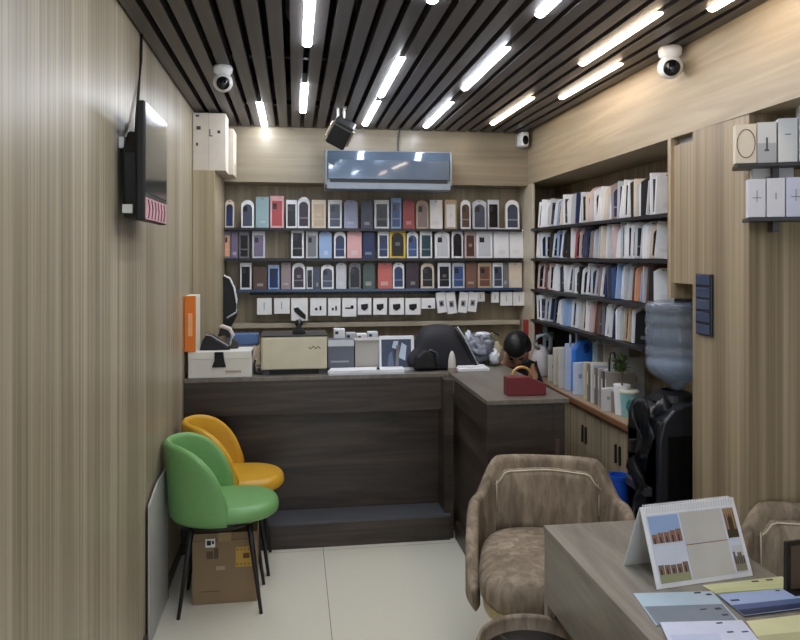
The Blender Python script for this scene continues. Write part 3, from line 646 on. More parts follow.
# ------------------------------------------------------------------ things on the counter
def onc(name, label, cat, px, Y, z=ZT, rz=0.): return thing(name, label, cat, (XatY(px, Y), Y, z+.0006), rz)
t = onc('gift_box', 'white box with black buckle strap at the left end of the counter', 'box', 220, 4.235)
MB().box(-.178, .178, .0, .2, 0, .15).build('box_body', OFFW, t, bevel=.004)
MB().box(-.178, .178, -.003, .203, .108, .152).build('lid', mat((222, 220, 214), .45), t, bevel=.003)
MB().prism([(-.03, .15), (.02, .15), (.025, .1), (.035, .062), (-.045, .062), (-.03, .1)], -.012, -.003, 'y', 0).box(-.028, .02, -.018, -.012, .118, .14, 0).build('buckle_strap', BLACKG, t, bevel=.003)
MB().box(.03, .12, -.0045, -.003, .03, .042).build('printed_line', mat((170, 158, 142), .5), t)
t = thing('sanitizer_box', 'tall orange box with white side at the left wall, on the white box', 'box', (-.584, 4.238, ZT+.154))
MB().box(-.034, .03, 0, .19, 0, .318).build('box_body', mat((226, 222, 210), .5), t, bevel=.003)
MB().box(-.034, .0305, -.014, .0, -.001, .319).build('orange_front', mat((226, 122, 40), .45), t, bevel=.004)
MB().box(-.012, .012, -.0155, -.014, .09, .22).build('label_patch', mat((238, 176, 124), .5), t)
t = thing('sunglasses_case', 'black triangular case lying on the white box beside the orange box', 'case', (-.475, 4.33, ZT+.1532))
MB().prism([(-.07, 0), (.11, 0), (.10, .02), (.0, .085), (-.03, .09), (-.05, .06)], -.04, .05, 'y').build('case_body', mat((24, 23, 28), .3), t, bevel=.01, seg=3)
MB().tube([(-.03, -.042, .09), (.0, -.042, .086), (.1, -.042, .024)], .003).build('zip_edge', mat((170, 168, 172), .4), t)
t = thing('sports_shoe', 'black and white ribbon strap bundle on the white box', 'strap', (-.375, 4.36, ZT+.1532))
MB().tube([(-.06, 0, .12), (-.045, -.02, .135), (.0, -.03, .12), (.02, -.02, .08), (.0, -.01, .04), (.005, 0, .006)], .012).build('white_band', mat((214, 204, 196), .5), t, smooth=True)
MB().prism([(-.07, .07), (-.05, .14), (-.02, .14), (-.02, .115), (.005, .09), (.0, .06), (-.03, .08)], -.02, .01, 'y').build('black_pad', BLACK, t, bevel=.006)
MB().prism([(0, 0), (.05, 0), (.045, .04), (.02, .06), (.01, .04)], -.015, .03, 'y').build('dark_pouch', mat((60, 56, 56), .5), t, bevel=.006)
t['label'] = 'black and white strap bundle on the white box, beside triangular case'; t.name = 'strap_bundle'
t = onc('blue_box', 'blue lidded grey box behind the white box and the cream till', 'box', 244, 4.50, ZT)
MB().box(-.09, .08, 0, .1, 0, .155).build('box_body', mat((140, 138, 142), .5), t, bevel=.003)
MB().box(-.095, .085, -.004, .104, .155, .22).build('blue_lid', mat((84, 112, 160), .4), t, bevel=.004)
t = onc('tissue_bundle', 'crumpled cream tissue and small dark clips beside the cream till', 'tissue', 256, 4.40, ZT)
MB().blob((0, 0, .08), (.045, .05, .085), 3, .22, 7, flat=-.079).build('tissue', mat((214, 196, 174), .7), t, smooth=False)
MB().box(-.02, .0, -.075, -.055, 0, .05).box(.01, .03, -.08, -.06, 0, .035).tube([(-.01, -.065, .05), (0, -.06, .085)], .006).build('dark_clips', BLACK, t, bevel=.003)
# till
cx0, cx1_ = XatY(261, 4.3), XatY(327, 4.3); w = (cx1_-cx0)/2
t = thing('cash_drawer', 'cream metal case with a small black squiggle logo, on the counter', 'till', ((cx0+cx1_)/2, 4.29, ZT+.0006))
MB().box(-w, w, 0, .28, .03, .228).build('case_body', mat((200, 194, 170), .4), t, bevel=.006)
MB().box(-w-.002, w+.002, -.002, .282, .222, .232).build('top_lid', mat((52, 48, 44), .4), t, bevel=.002)
MB().box(-w+.01, w-.01, -.006, .0, .034, .217).build('front_plate', mat((206, 200, 176), .35), t, bevel=.003)
MB().tube([(.085+.07*q/16, -.0075, .158+.007*math.sin(q*.95+2.2)+(.004 if q in (7, 8) else 0)) for q in range(17)], .0022, 6).build('logo', BLACK, t, smooth=True)
MB().box(-w+.05, w-.05, .03, .25, 0, .03).build('dark_base', BLACK, t)
for s in (-1, 1): MB().box(s*(w-.03)-.018, s*(w-.03)+.018, .01, .05, 0, .03).build('foot', mat((70, 70, 72), .5), t)
t = thing('webcam', 'small black webcam standing on top of the cream case', 'camera', (XatY(299, 4.36), 4.38, ZT+.2336))
MB().prism([(-.04, 0), (.04, 0), (.036, .02), (.018, .03), (.012, .06), (-.012, .06), (-.018, .03), (-.036, .02)], -.02, .02, 'y').build('stand', BLACK, t, bevel=.004)
MB().lathe([(0, -.02), (.02, -.018), (.024, 0), (.02, .018), (0, .02)], 20, M=Rm(PI/2, 0, 0, (0, 0, .062))).build('camera_head', BLACKG, t, smooth=True)
def cbox(name, label, cat, a, b, py0, py1, Y, d, col, parts=(), rz=0., rough=.5, zb=None):
    x0, x1 = XatY(a, Y), XatY(b, Y); xc = (x0+x1)/2; w = (x1-x0)/2
    zt = Zat(py0, xc, Y); z0 = ZT+.0006 if zb is None else zb
    t = thing(name, label, cat, (xc, Y, z0), rz)
    h = zt-z0
    MB().box(-w, w, 0, d, 0, h).build('box_body', mat(col, rough), t, bevel=.003)
    for nm, (u0, u1, v0, v1), c, dep in parts:
        MB().box(-w+2*w*u0, -w+2*w*u1, -dep, 0, h*v0, h*v1).build(nm, mat(c, .4), t)
    return t
cbox('router_box', 'slate grey box with pale lid beside the cream case', 'box', 328, 354, 341, 366, 4.36, .16, (96, 100, 112), [('pale_front_lid', (0, 1, .83, 1.03), (196, 200, 208), .004), ('printed_line', (.1, .8, .3, .36), (150, 152, 160), .001)])
cbox('box', 'plain light grey box right of the slate grey box', 'box', 355, 382, 340, 366, 4.37, .14, (170, 166, 160), [('lid_edge', (0, 1, .9, 1.0), (150, 148, 144), .002)])
# white paper stack
t = onc('paper_stack', 'low white stack of papers along the counter edge below the grey boxes', 'papers', 366, 4.225)
MB().box(-.22, .23, 0, .12, 0, .012).build('lower_sheets', mat((196, 200, 210), .5), t, bevel=.001)
MB().prism([(-.22, .002), (.10, -.0), (.23, .01), (.235, .13), (-.2, .12)], .012, .026, 'z').build('upper_sheets', mat((226, 228, 234), .45), t)
MB().lathe([(0, .027), (.012, .027), (.006, .04), (0, .042)], 16, c=(.075, .02, 0)).build('paper_clip', BLACK, t)
for k, (a, b, py, lab, c) in enumerate([(334, 345, 329, 'small white carton at the left of the row behind the grey boxes', (220, 222, 226)), (346, 356, 333, 'small grey carton between white ones behind the grey boxes', (180, 182, 190)),
    (357, 367, 334, 'small white carton with dark mark behind the light grey box', (224, 226, 230)), (368, 378, 332, 'small bluish white carton left of the photo stand, at the back', (210, 218, 228))]):
    cbox('small_carton', lab, 'box', a, b, py, 366, 4.55+.012*k, .07, c, [('dark_mark', (.1, .4, .86, .94), (60, 60, 66), .001)])
# framed photo stand
x0, x1 = XatY(380, 4.33), XatY(415, 4.33); w = (x1-x0)/2
t = thing('photo_stand', 'white framed dark photograph leaning between grey box and black backpack', 'picture', ((x0+x1)/2, 4.345, ZT+.001), 0)
M = Rm(-.12, 0, 0)
MB().box(-w, w, 0, .008, 0, .212, M=M).build('frame', mat((224, 228, 234), .4), t, bevel=.002)
MB().box(-w+.012, w-.02, -.002, 0, .02, .19, 0, M=M).prism([(.01, .08), (.05, .06), (.06, .15), (.03, .17)], -.003, -.002, 'y', 1, M=M).prism([(-.06, .03), (-.02, .03), (-.03, .12), (-.05, .1)], -.003, -.002, 'y', 2, M=M).prism([(-.03, .14), (.0, .13), (.01, .18), (-.02, .18)], -.003, -.002, 'y', 1, M=M).build('photo_print', [mat((52, 62, 86), .3), mat((180, 196, 216), .3), mat((90, 104, 132), .3)], t)
MB().box(-.01, .01, .008, .012, .0, .16, M=Rm(.22, 0, 0, (0, .0, 0))).build('back_strut', GREY, t)
# backpack
x0, x1 = XatY(404, 4.45), XatY(478, 4.45); w = (x1-x0)/2; xc = (x0+x1)/2
t = thing('backpack', 'large black backpack slumped on the counter by the return', 'bag', (xc, 4.42, ZT+.0008))
m = MB(); prof = [(-w, .0), (-w-.005, .07), (-w+.02, .12), (-w+.07, .155), (-w+.085, .22), (-w+.115, .262), (-w+.17, .278), (.06, .276), (.095, .24), (.14, .15), (w-.03, .07), (w+.01, .0)]
for j, (yy, k) in enumerate([(-.09, .55), (-.075, .86), (-.04, .97), (.03, 1.), (.09, .95), (.12, .6)]):
    pass
rings = []
for yy, k in [(-.105, .5), (-.095, .8), (-.06, .95), (.0, 1.), (.07, .97), (.11, .8), (.12, .5)]:
    rings.append([m.bm.verts.new(((x*(.9+.1*k)), yy, max(0, z*k))) for x, z in prof])
for a, b in zip(rings, rings[1:]):
    n = len(a)
    for i in range(n): m.face([a[i], a[(i+1) % n], b[(i+1) % n], b[i]])
m.face(rings[0]); m.face(rings[-1][::-1])
m.build('bag_body', mat((34, 35, 42), .7, bump=.2), t, smooth=True, subsurf=1)
MB().prism([(-.20, .01), (-.06, .01), (-.07, .1), (-.13, .135), (-.19, .09)], -.135, -.085, 'y').build('side_pocket', mat((20, 20, 23), .6), t, bevel=.02, seg=3)
MB().tube([(-.10, -.118, .02), (-.125, -.12, .09), (-.10, -.115, .13), (-.06, -.112, .11), (-.05, -.115, .03)], .008).build('strap', mat((62, 68, 78), .6), t, smooth=True)
MB().tube([(.06, -.1, .262), (.11, -.108, .18), (.155, -.11, .09), (.20, -.1, .01)], .009).build('shoulder_strap', BLACK, t, smooth=True)
MB().tube([(.075, -.1, .266), (.125, -.108, .184), (.17, -.11, .094), (.215, -.1, .012)], .004).build('pale_piping', mat((170, 172, 180), .5), t, smooth=True)
t = onc('bottle', 'small pale pointed tube standing at the counter corner', 'tube', 452, 4.235, ZT)
MB().lathe([(0, 0), (.022, 0), (.024, .01), (.023, .07), (.016, .105), (.006, .128), (0, .13)], 24).build('tube_body', mat((196, 192, 186), .35), t, smooth=True)
MB().lathe([(0.0241, .0), (.0255, .0), (.0255, .03), (.0241, .03)], 24).build('base_ring', mat((150, 140, 130), .4), t)
t = onc('white_tray', 'flat white box lid on the counter in front of the crumpled bag', 'tray', 474, 4.24, ZT)
MB().box(-.10, .10, 0, .16, 0, .02).build('tray_body', mat((220, 222, 228), .45), t, bevel=.003)
MB().prism([(-.09, .02), (-.02, .018), (.05, .05), (.09, .09), (.02, .15), (-.08, .14)], .02, .028, 'z').build('folded_sheet', mat((232, 232, 238), .5), t)
t = onc('plastic_bag', 'crumpled clear and white plastic bag behind the black backpack', 'bag', 479, 4.52, ZT)
PL = glassy('clear_plastic', (196, 200, 212), .75, .15)
MB().blob((0, 0, .10), (.105, .08, .095), 5, .25, 6, sub=4, flat=-.099).build('bag_film', mat((118, 122, 134), .12, var=.5, scale=14), t, smooth=True)
MB().blob((.02, -.01, .19), (.045, .04, .022), 9, .3, 7).build('white_fold', mat((210, 214, 222), .4), t, smooth=True)
MB().blob((-.07, .0, .17), (.025, .03, .045), 19, .3, 7).build('white_fold', mat((180, 186, 198), .3), t, smooth=True)
MB().blob((.085, -.06, .05), (.03, .04, .05), 12, .3, 7, flat=-.05).build('white_fold', mat((210, 214, 222), .4), t, smooth=True)
t = onc('cloth_bundle', 'beige cloth bundle with a dark stem between plastic bag and seated person', 'cloth', 493, 4.54, ZT)
MB().blob((0, 0, .07), (.06, .07, .075), 15, .25, 6, flat=-.069).build('cloth', mat((176, 166, 140), .8), t, smooth=True)
MB().blob((.0, .04, .15), (.035, .04, .05), 25, .25, 6).build('green_fold', mat((112, 110, 84), .8), t)
MB().tube([(-.03, .03, .19), (.0, .03, .21), (.05, .03, .18)], .005).build('stem', mat((48, 44, 38), .7), t)
# red bag on the return counter
pr = gpt(508, 394, ZT)
x0, x1 = XatY(508, 3.46), XatY(547, 3.46); w = (x1-x0)/2
t = thing('gift_bag', 'dark red paper bag with gold handle on the return counter', 'bag', ((x0+x1)/2, 3.47, ZT+.0006))
MB().prism([(-w, 0), (w, 0), (w, .055), (w*.1, .092), (-w, .092)], 0, .07, 'y').build('bag_body', mat((110, 36, 44), .4), t, bevel=.003)
MB().tube([(-.048+.052*math.cos(a)+.03, .03, .09+.05*math.sin(a)) for a in [PI*i/10 for i in range(11)]], .007).build('handle', mat((196, 158, 96), .3, .4), t, smooth=True)
# ------------------------------------------------------------------ things on the ledge
ZL = .8015
def onl(name, label, cat, px, X=1.78, z=ZL, rz=0.): return thing(name, label, cat, (X, YatX(px, X), z), rz)
t = onl('red_folder', 'tall red folder standing at the far end of the ledge', 'folder', 536, 1.80)
t.location = (1.80, 5.08, ZL)
MB().box(-.13, -.02, 0, .04, 0, .38).build('folder_body', mat((150, 52, 46), .5), t, bevel=.004)
MB().box(-.11, -.04, -.002, 0, .12, .25).build('folder_label', mat((172, 88, 76), .5), t)
t = onl('cleaner_jug', 'pale grey plastic jug with loop handle on the ledge behind the person', 'jug', 541, 1.735)
MB().lathe([(0, 0), (.055, 0), (.062, .02), (.06, .12), (.045, .19), (.03, .23), (.024, .25), (0, .25)], 24).build('jug_body', mat((190, 186, 188), .4), t, smooth=True)
MB().tube([(-.02, -.02, .22), (-.045, -.03, .27), (-.03, -.03, .33), (.015, -.03, .345), (.045, -.03, .32), (.05, -.02, .25), (.045, 0, .17)], .013).build('handle', mat((150, 160, 164), .4), t, smooth=True)
t.scale = (1.25, 1.25, .86)
t = onl('card_terminal', 'grey and black card terminal standing on the ledge beside the pale jug', 'terminal', 550, 1.80)
MB().box(-.04, .04, 0, .05, 0, .37).build('terminal_body', mat((120, 128, 134), .4), t, bevel=.015, seg=3)
MB().box(-.03, .035, -.003, 0, .20, .25).box(-.015, .04, -.003, 0, .31, .345).build('dark_screen', BLACKG, t)
t = onl('document_tray', 'tall dark document sorter behind the ledge bags', 'sorter', 562, 1.90)
MB().box(-.05, .05, 0, .012, 0, .36, 0).box(-.05, .05, .05, .062, 0, .36, 1).box(-.05, .05, .0, .062, 0, .01, 0).build('sorter_frame', [DGREY, GREY], t)
# standing paper bags: boxes with folded gussets
def pbag(label, px, X, w, h, d, col, hcol=None, rz=-.25, lean=0.):
    t = onl('paper_bag', label, 'bag', px, X, rz=rz)
    m = MB().prism([(-w/2, 0), (w/2, 0), (w/2*.97, h), (-w/2*.98, h-.006)], -d/2, d/2, 'y'); m.build('bag_body', mat(col, .5), t, bevel=.002)
    m = MB().box(-w*.12, w*.12, -d/2-.001, -d/2, h*.5, h*.63); m.build('print', mat(tuple(int(v*.75) for v in col), .5), t)
    if hcol:
        m = MB().tube([(-w*.2, -d/2, h-.02), (-w*.19, -d/2-.003, h+.05), (-w*.08, -d/2-.003, h+.09), (w*.08, -d/2-.003, h+.09), (w*.19, -d/2-.003, h+.05), (w*.2, -d/2, h-.02)], .006); m.build('handle', mat(hcol, .4), t, smooth=True)
    t.rotation_euler.x = lean
    return t
BL = [('white paper bag, farthest of the ledge bags, beside the card terminal', 553, 1.74, .07, .18, .03, (206, 206, 200), None), ('cream paper bag second from the far end of the ledge', 560, 1.735, .09, .25, .03, (206, 198, 184), None),
 ('pale grey paper bag with loop, third from the far end of the ledge', 566, 1.735, .10, .26, .03, (196, 196, 192), None), ('tall pale blue carrier bag with loop handle on the ledge', 573, 1.745, .10, .30, .035, (176, 192, 222), (190, 204, 230)),
 ('white paper bag with blue edge, just nearer than the tall pale blue bag', 580, 1.735, .085, .20, .03, (196, 210, 236), None)]
for a in BL: pbag(*a)
t = onl('plastic_basket', 'rounded bright blue plastic bag rising behind cream files on the ledge', 'bag', 583, 1.80)
MB().prism([(-.075, 0), (.075, 0), (.08, .22), (.06, .29), (.02, .335), (-.03, .32), (-.07, .26)], -.03, .03, 'y').build('bag_body', mat((52, 118, 206), .35), t, bevel=.012, seg=3)
MB().blob((.01, -.032, .27), (.02, .004, .03), 4, .2).build('handle_hole', mat((22, 52, 120), .5), t)
t.name = 'blue_bag'
fn = [('cream file with pale spine', (206, 196, 172), .22), ('grey file with dark spine', (128, 122, 116), .215), ('white file', (206, 208, 210), .225), ('brown-grey file', (120, 110, 104), .21), ('light grey file', (160, 158, 156), .215), ('dark grey file', (92, 90, 92), .205), ('grey beige file', (146, 138, 130), .21)]
for i, (nm, c, h) in enumerate(fn):
    t = onl('file_folder', '%s standing on the ledge, %s of the files below blue bag' % (nm, ['first', 'second', 'third', 'fourth', 'fifth', 'sixth', 'last'][i]), 'file', 584+3.6*i, 1.70, rz=-.2+.04*(i % 3))
    t['group'] = 'files standing on the ledge'
    MB().box(0, .16, -.016, .016, 0, h).build('file_body', mat(c, .5), t, bevel=.002)
    MB().box(-.0015, 0, -.008, .008, h*.45, h*.8).build('spine_label', mat((218, 214, 204), .5), t)
for a in [('tall pale teal carrier bag with open loop, middle of the ledge', 600, 1.86, .09, .33, .03, (168, 196, 208), (196, 214, 222)), ('grey paper bag leaning behind the pale teal bag', 606, 1.88, .11, .31, .03, (150, 150, 146), None),
 ('cream paper bag under the shelf right of the pale teal bag', 613, 1.88, .11, .33, .03, (184, 180, 168), None), ('white paper bag next to the potted plant', 620, 1.90, .10, .32, .03, (206, 208, 206), None),
 ('white paper bag behind the water bottle, nearest on the ledge', 634, 1.90, .11, .28, .03, (196, 198, 200), None),
 ('small white paper bag low on the ledge before the plant', 608, 1.70, .07, .13, .03, (200, 202, 204), None), ('crumpled white bag with black print left of the plant', 612, 1.76, .09, .22, .03, (196, 194, 196), (50, 48, 50)),
 ('narrow mauve-grey carton bag beside the teal tub', 616, 1.73, .05, .12, .03, (140, 130, 126), None)]: pbag(*a)
t = onl('teal_tub', 'pale teal plastic tub with cream lid near the water dispenser', 'tub', 629, 1.76)
t.scale = (.72, .72, .62)
MB().lathe([(0, 0), (.055, 0), (.068, .2), (0, .2)], 28).build('tub_body', mat((140, 184, 186), .3), t, smooth=False)
MB().lathe([(0, .2), (.073, .2), (.073, .215), (.066, .222), (0, .222)], 28).build('lid', mat((206, 204, 188), .4), t, smooth=False)
MB().blob((-.02, -.06, .1), (.03, .012, .05), 8, .3).build('dark_print', mat((70, 130, 140), .4), t)
t = onl('potted_plant', 'small green leafy plant in a white pot behind the teal tub', 'plant', 622, 1.74)
MB().lathe([(0, 0), (.035, 0), (.045, .16), (.04, .16), (0, .15)], 20).build('pot', WHITE, t, smooth=False)
MB().tube([(0, 0, .15), (0, 0, .22), (-.005, 0, .27)], .006).build('stem', mat((96, 88, 60), .7), t)
m = MB(); rr = random.Random(3)
for k in range(46):
    a = rr.uniform(0, 2*PI); e = rr.uniform(-.2, 1.1); L = rr.uniform(.03, .065); d = Vector((math.cos(a)*math.cos(e), math.sin(a)*math.cos(e), math.sin(e)))
    p = Vector((rr.uniform(-.02, .02), rr.uniform(-.02, .02), .24+rr.uniform(-.02, .05))); s = d.cross(Vector((0, 0, 1))).normalized()*L*.3; up = s.cross(d).normalized()*.002
    a0, b0, c0, d0 = [m.bm.verts.new(q) for q in (p, p+d*L*.5+s+up, p+d*L, p+d*L*.5-s+up)]
    m.face([a0, b0, c0]); m.face([a0, c0, d0])
m.build('foliage', mat((86, 112, 58), .5, var=.3, scale=30), t)
# ------------------------------------------------------------------ water dispenser
dx, dy = 1.725, 3.10
t = thing('water_dispenser', 'black floor water dispenser in the niche behind the panel', 'dispenser', (dx, dy, 0), 0)
MB().box(-.15, .17, -.15, .15, .02, .93).build('cabinet_body', mat((26, 27, 31), .35), t, bevel=.02, seg=3)
MB().prism([(-.15, .5), (.17, .5), (.17, .995), (-.02, .995), (-.08, .975), (-.13, .92), (-.15, .84)], -.16, .15, 'y').build('top_housing', mat((34, 36, 42), .3), t, bevel=.01, seg=3)
MB().box(-.11, .15, -.165, -.158, .52, .86).build('front_panel', BLACKG, t, bevel=.003)
MB().box(-.11, .15, -.165, -.15, .08, .46).build('door', mat((22, 23, 27), .3), t, bevel=.004)
MB().box(-.185, -.15, -.10, .1, .58, .62).build('drip_tray', DGREY, t, bevel=.004)
for k, c in ((-1, (44, 48, 60)), (1, (52, 44, 44))): MB().box(-.185, -.15, k*.05-.012, k*.05+.012, .74, .80).build('tap', mat(c, .4), t, bevel=.003)
MB().lathe([(0, .99), (.10, .99), (.09, 1.02), (.05, 1.035), (.05, 1.0), (0, 1.0)], 28).build('bottle_collar', BLACK, t, smooth=False)
for sx in (-1, 1):
    for sy in (-1, 1): MB().lathe([(0, 0), (.018, 0), (.018, .021), (0, .021)], 12, c=(sx*.12, sy*.12, 0)).build('foot', BLACK, t)
t = thing('water_bottle', 'large clear ribbed water bottle upside down on the black dispenser', 'bottle', (dx+.02, dy, 1.035), 0)
GLS = bpy.data.materials.new('bottle_plastic'); GLS.use_nodes = True; b = GLS.node_tree.nodes['Principled BSDF']
b.inputs['Base Color'].default_value = lin((150, 164, 184)); b.inputs['Roughness'].default_value = .06; b.inputs['Alpha'].default_value = .40; b.inputs['Coat Weight'].default_value = 1.; b.inputs['Specular IOR Level'].default_value = .8
prof = [(.028, .0), (.03, .02), (.075, .045), (.115, .07), (.135, .10), (.138, .12)]
z = .12
for k in range(4): prof += [(.138, z+.01), (.1345, z+.018), (.1345, z+.032), (.138, z+.04)]; z += .058 if k != 1 else .085
prof += [(.138, .385), (.13, .402), (.11, .408), (0.002, .40)]
MB().lathe(prof, 40).build('bottle_shell', GLS, t, smooth=True)
WAT = bpy.data.materials.new('water'); WAT.use_nodes = True; b = WAT.node_tree.nodes['Principled BSDF']
b.inputs['Base Color'].default_value = lin((150, 172, 200)); b.inputs['Roughness'].default_value = .05; b.inputs['Alpha'].default_value = .42
MB().lathe([(.02, .004), (.07, .05), (.11, .075), (.127, .11), (.127, .145), (0.002, .145)], 40).build('water', WAT, t, smooth=True)
t = thing('plastic_wrap', 'crumpled black plastic sheet draped beside the water dispenser', 'plastic sheet', (1.56, 3.02, .0))
m = MB(); gx, gz = 12, 26; vs = []
for j in range(gz+1):
    z = .02+.98*j/gz; row = []
    for i in range(gx+1):
        a = i/gx; x = -.06+.19*a*(.95-.2*abs(j/gz-.6)); y = .035*math.sin(a*14+j*.5)+.06*noise.noise(Vector((a*5, j*.35, 1)))
        row.append(m.bm.verts.new((x+.035*noise.noise(Vector((j*.3, a*3, 4)))-.05*(j/gz-1)*.3, y+.04*(1-j/gz)-.13*(0), z+(.03*math.sin(a*9) if j > gz-3 else 0))))
    vs.append(row)
for j in range(gz):
    for i in range(gx): m.face([vs[j][i], vs[j][i+1], vs[j+1][i+1], vs[j+1][i]])
o = m.build('sheet', mat((26, 28, 33), .35, coat=.15), t, smooth=True); q = o.modifiers.new('s', 'SOLIDIFY'); q.thickness = .004
t = thing('waste_bin', 'narrow bright blue plastic bin between the brown armchair and the dispenser', 'bin', (1.53, 3.24, 0.001))
t.scale = (.42, .42, 1.17)
MB().lathe([(0, 0), (.08, 0), (.11, .5), (.118, .505), (.118, .52), (.105, .52), (.10, .5), (.075, .02), (0, .02)], 28).build('bin_body', mat((30, 82, 186), .35), t, smooth=False)
MB().tube([(.11*math.cos(a), 0, .51-.10*math.sin(a)) for a in [PI*i/10 for i in range(11)]], .004).build('handle', CHROME, t)
# ------------------------------------------------------------------ pier: switch panel, niche shelf boxes
t = thing('switch_panel', 'dark glossy switch panel with five rows on the wooden pier', 'switch', (1.659, YatX(706, 1.66), 0), 0)
zs0, zs1 = Zat(335, 1.66, t.location.y), Zat(274, 1.66, t.location.y)
MB().box(-.012, 0, -.056, .056, zs0, zs1).build('back_plate', mat((34, 38, 50), .25), t, bevel=.003)
for k in range(5):
    a = zs0+(zs1-zs0)*(k+.08)/5; b_ = zs0+(zs1-zs0)*(k+.88)/5
    MB().box(-.016, -.012, -.048, .048, a, b_).build('switch_row', mat((58, 68, 92), .15), t, bevel=.002)
NR = -.42; NP = Vector((XatY(737, 2.36), 2.36)); ND = Vector((math.cos(NR), math.sin(NR))); NN = Vector((-ND.y, ND.x))
def onrow(px, back):
    u = (px-400)/F; r = Vector((u*CT+ST, CT-u*ST)); P = NP+NN*back     # where the sight line meets the rotated shelf row
    t_ = (P.x*ND.y-P.y*ND.x)/(r.x*ND.y-r.y*ND.x); return r*t_
def nbox(label, a, b, py0, py1, Y, col, kind, rz=.0, zb=None, d=.05):
    pa, pb = onrow(a, Y-2.30), onrow(b, Y-2.30); pc = (pa+pb)/2; w = (pb-pa).length/2; z1 = Zat(py0, pc.x, pc.y); z0 = zb; h = z1-z0
    t = thing('accessory_box', label, 'box', (pc.x, pc.y, z0), NR, 'white accessory boxes on the niche shelves')
    MB().box(-w+.001, w-.001, 0, d, 0, h).build('box_body', mat(col, .5), t, bevel=.0015)
    m = MB()
    if kind == 'ring': m.tube([(w*.82*math.cos(q), -.001, h*.5+h*.36*math.sin(q)) for q in [2*PI*i/28 for i in range(29)]], .0018, 6)
    elif kind == 'stick': m.box(-.003, .003, -.001, 0, h*.32, h*.62).box(-w*.25, w*.2, -.001, 0, h*.28, h*.33)
    elif kind == 'dash': m.box(-w*.3, w*.3, -.001, 0, h*.62, h*.64)
    elif kind == 'cable': 
        for s in (.0, .014, .028): m.tube([(-w*.1+s, -.001, h*.2), (-w*.2+s, -.001, h*.55), (w*.2+s*.4, -.001, h*.75), (w*.5, -.001, h*.5), (w*.3, -.001, h*.3)], .0022, 5)
    elif kind == 'cross': m.box(-w*.5, w*.5, -.001, 0, h*.5, h*.515).box(-w*.03, w*.03, -.001, 0, h*.4, h*.7)
    elif kind == 'tick': m.box(-w*.04, w*.04, -.001, 0, h*.45, h*.62)
    m.build('printed_mark', mat((70, 70, 74), .5) if kind != 'ring' else mat((118, 100, 84), .5), t)
    if kind == 'stick': MB().box(-w+.002, w-.002, -.0008, 0, .0, h*.48).build('grey_band', mat((170, 172, 178), .5), t)
    return t
YS = 2.30
zU = 1.979; zLw = 1.787
nbox('cream box printed with a thin dark ring, upper niche shelf', 735, 757, 124, 161, YS-.002, (216, 206, 188), 'ring', zb=zU)
nbox('white box with grey lower half and a stick icon, upper niche shelf', 757, 777, 122, 160, YS, (206, 208, 210), 'stick', zb=zU)
nbox('plain white box with a short dash, third on the upper niche shelf', 778, 798, 118, 158, YS, (212, 214, 216), 'dash', zb=zU)
nbox('white box cut by the right edge on the upper niche shelf', 799, 822, 96, 156, YS, (206, 212, 214), 'dash', zb=zU)
nbox('white box with black cable drawing, behind on the lower niche shelf', 752, 776, 163, 182, YS+.055, (208, 206, 202), 'cable', zb=zLw)
nbox('pale grey box beside the cable drawing box, lower niche shelf', 777, 794, 164, 182, YS+.055, (200, 200, 202), 'tick', zb=zLw)
nbox('white front box with a thin cross mark, leftmost on lower niche shelf', 748, 766, 179, 215, YS, (210, 210, 218), 'cross', zb=zLw)
nbox('white front box with a small tick, second on lower niche shelf', 766.5, 785.5, 178, 215, YS, (212, 212, 220), 'tick', zb=zLw)
nbox('bluish white front box, third on lower niche shelf', 786, 806, 177, 215, YS, (196, 200, 222), 'cross', zb=zLw)
for z, lab, xx in ((zU, 'dark upper niche shelf carrying the ring box', 1.555), (zLw, 'dark lower niche shelf carrying white boxes', 1.56)):
    t = thing('niche_shelf', lab, 'shelf', (NP.x, NP.y, z-.001), NR)
    MB().box(.0 if z > 1.9 else .035, .62, -.01, .11, -.014, 0).build('shelf_board', mat((44, 44, 48), .4), t, bevel=.002)
    MB().box(.12, .14, .02, .11, -.05, -.014).build('bracket', mat((44, 44, 48), .4), t)
# ------------------------------------------------------------------ seated person
PX, PY = 1.44, 4.86
t = thing('stool', 'round black stool under the seated person behind the return counter', 'stool', (PX, PY, 0))
MB().lathe([(0, .44), (.16, .44), (.165, .46), (.16, .485), (0, .49)], 28).build('seat', BLACK, t, smooth=True)
MB().tube([(0, 0, .02), (0, 0, .44)], .025).build('post', CHROME, t)
MB().lathe([(0, 0), (.19, 0), (.19, .012), (.03, .03), (0, .03)], 28).build('foot_plate', CHROME, t)
def skin_mesh(name, verts, edges, rad, mats, parent, root=0, sub=2):
    me = bpy.data.meshes.new(name); me.from_pydata(verts, edges, []); o = bpy.data.objects.new(name, me); COL.objects.link(o)
    o.modifiers.new('k', 'SKIN'); lay = me.skin_vertices[0].data
    for i, r_ in enumerate(rad): lay[i].radius = (r_, r_) if not isinstance(r_, tuple) else r_
    lay[root].use_root = True
    s_ = o.modifiers.new('s', 'SUBSURF'); s_.levels = s_.render_levels = sub
    dg = bpy.context.evaluated_depsgraph_get(); em = bpy.data.meshes.new_from_object(o.evaluated_get(dg))
    bpy.data.objects.remove(o)
    return em
V = [(0, 0, .57), (0, -.02, .72), (0, -.10, .86), (0, -.15, .93), (0, -.20, .985), (0, -.235, 1.03),            # spine, neck
     (-.16, -.13, .88), (-.20, -.22, .70), (-.10, -.36, .66), (-.07, -.43, .665),                             # left arm 6-9
     (.16, -.13, .88), (.20, -.22, .70), (.10, -.36, .66), (.07, -.43, .665),                                 # right arm 10-13
     (-.09, -.02, .55), (-.10, -.34, .53), (-.10, -.34, .10), (-.10, -.44, .05),                              # legs 14-17
     (.09, -.02, .55), (.10, -.34, .53), (.10, -.34, .10), (.10, -.44, .05)]
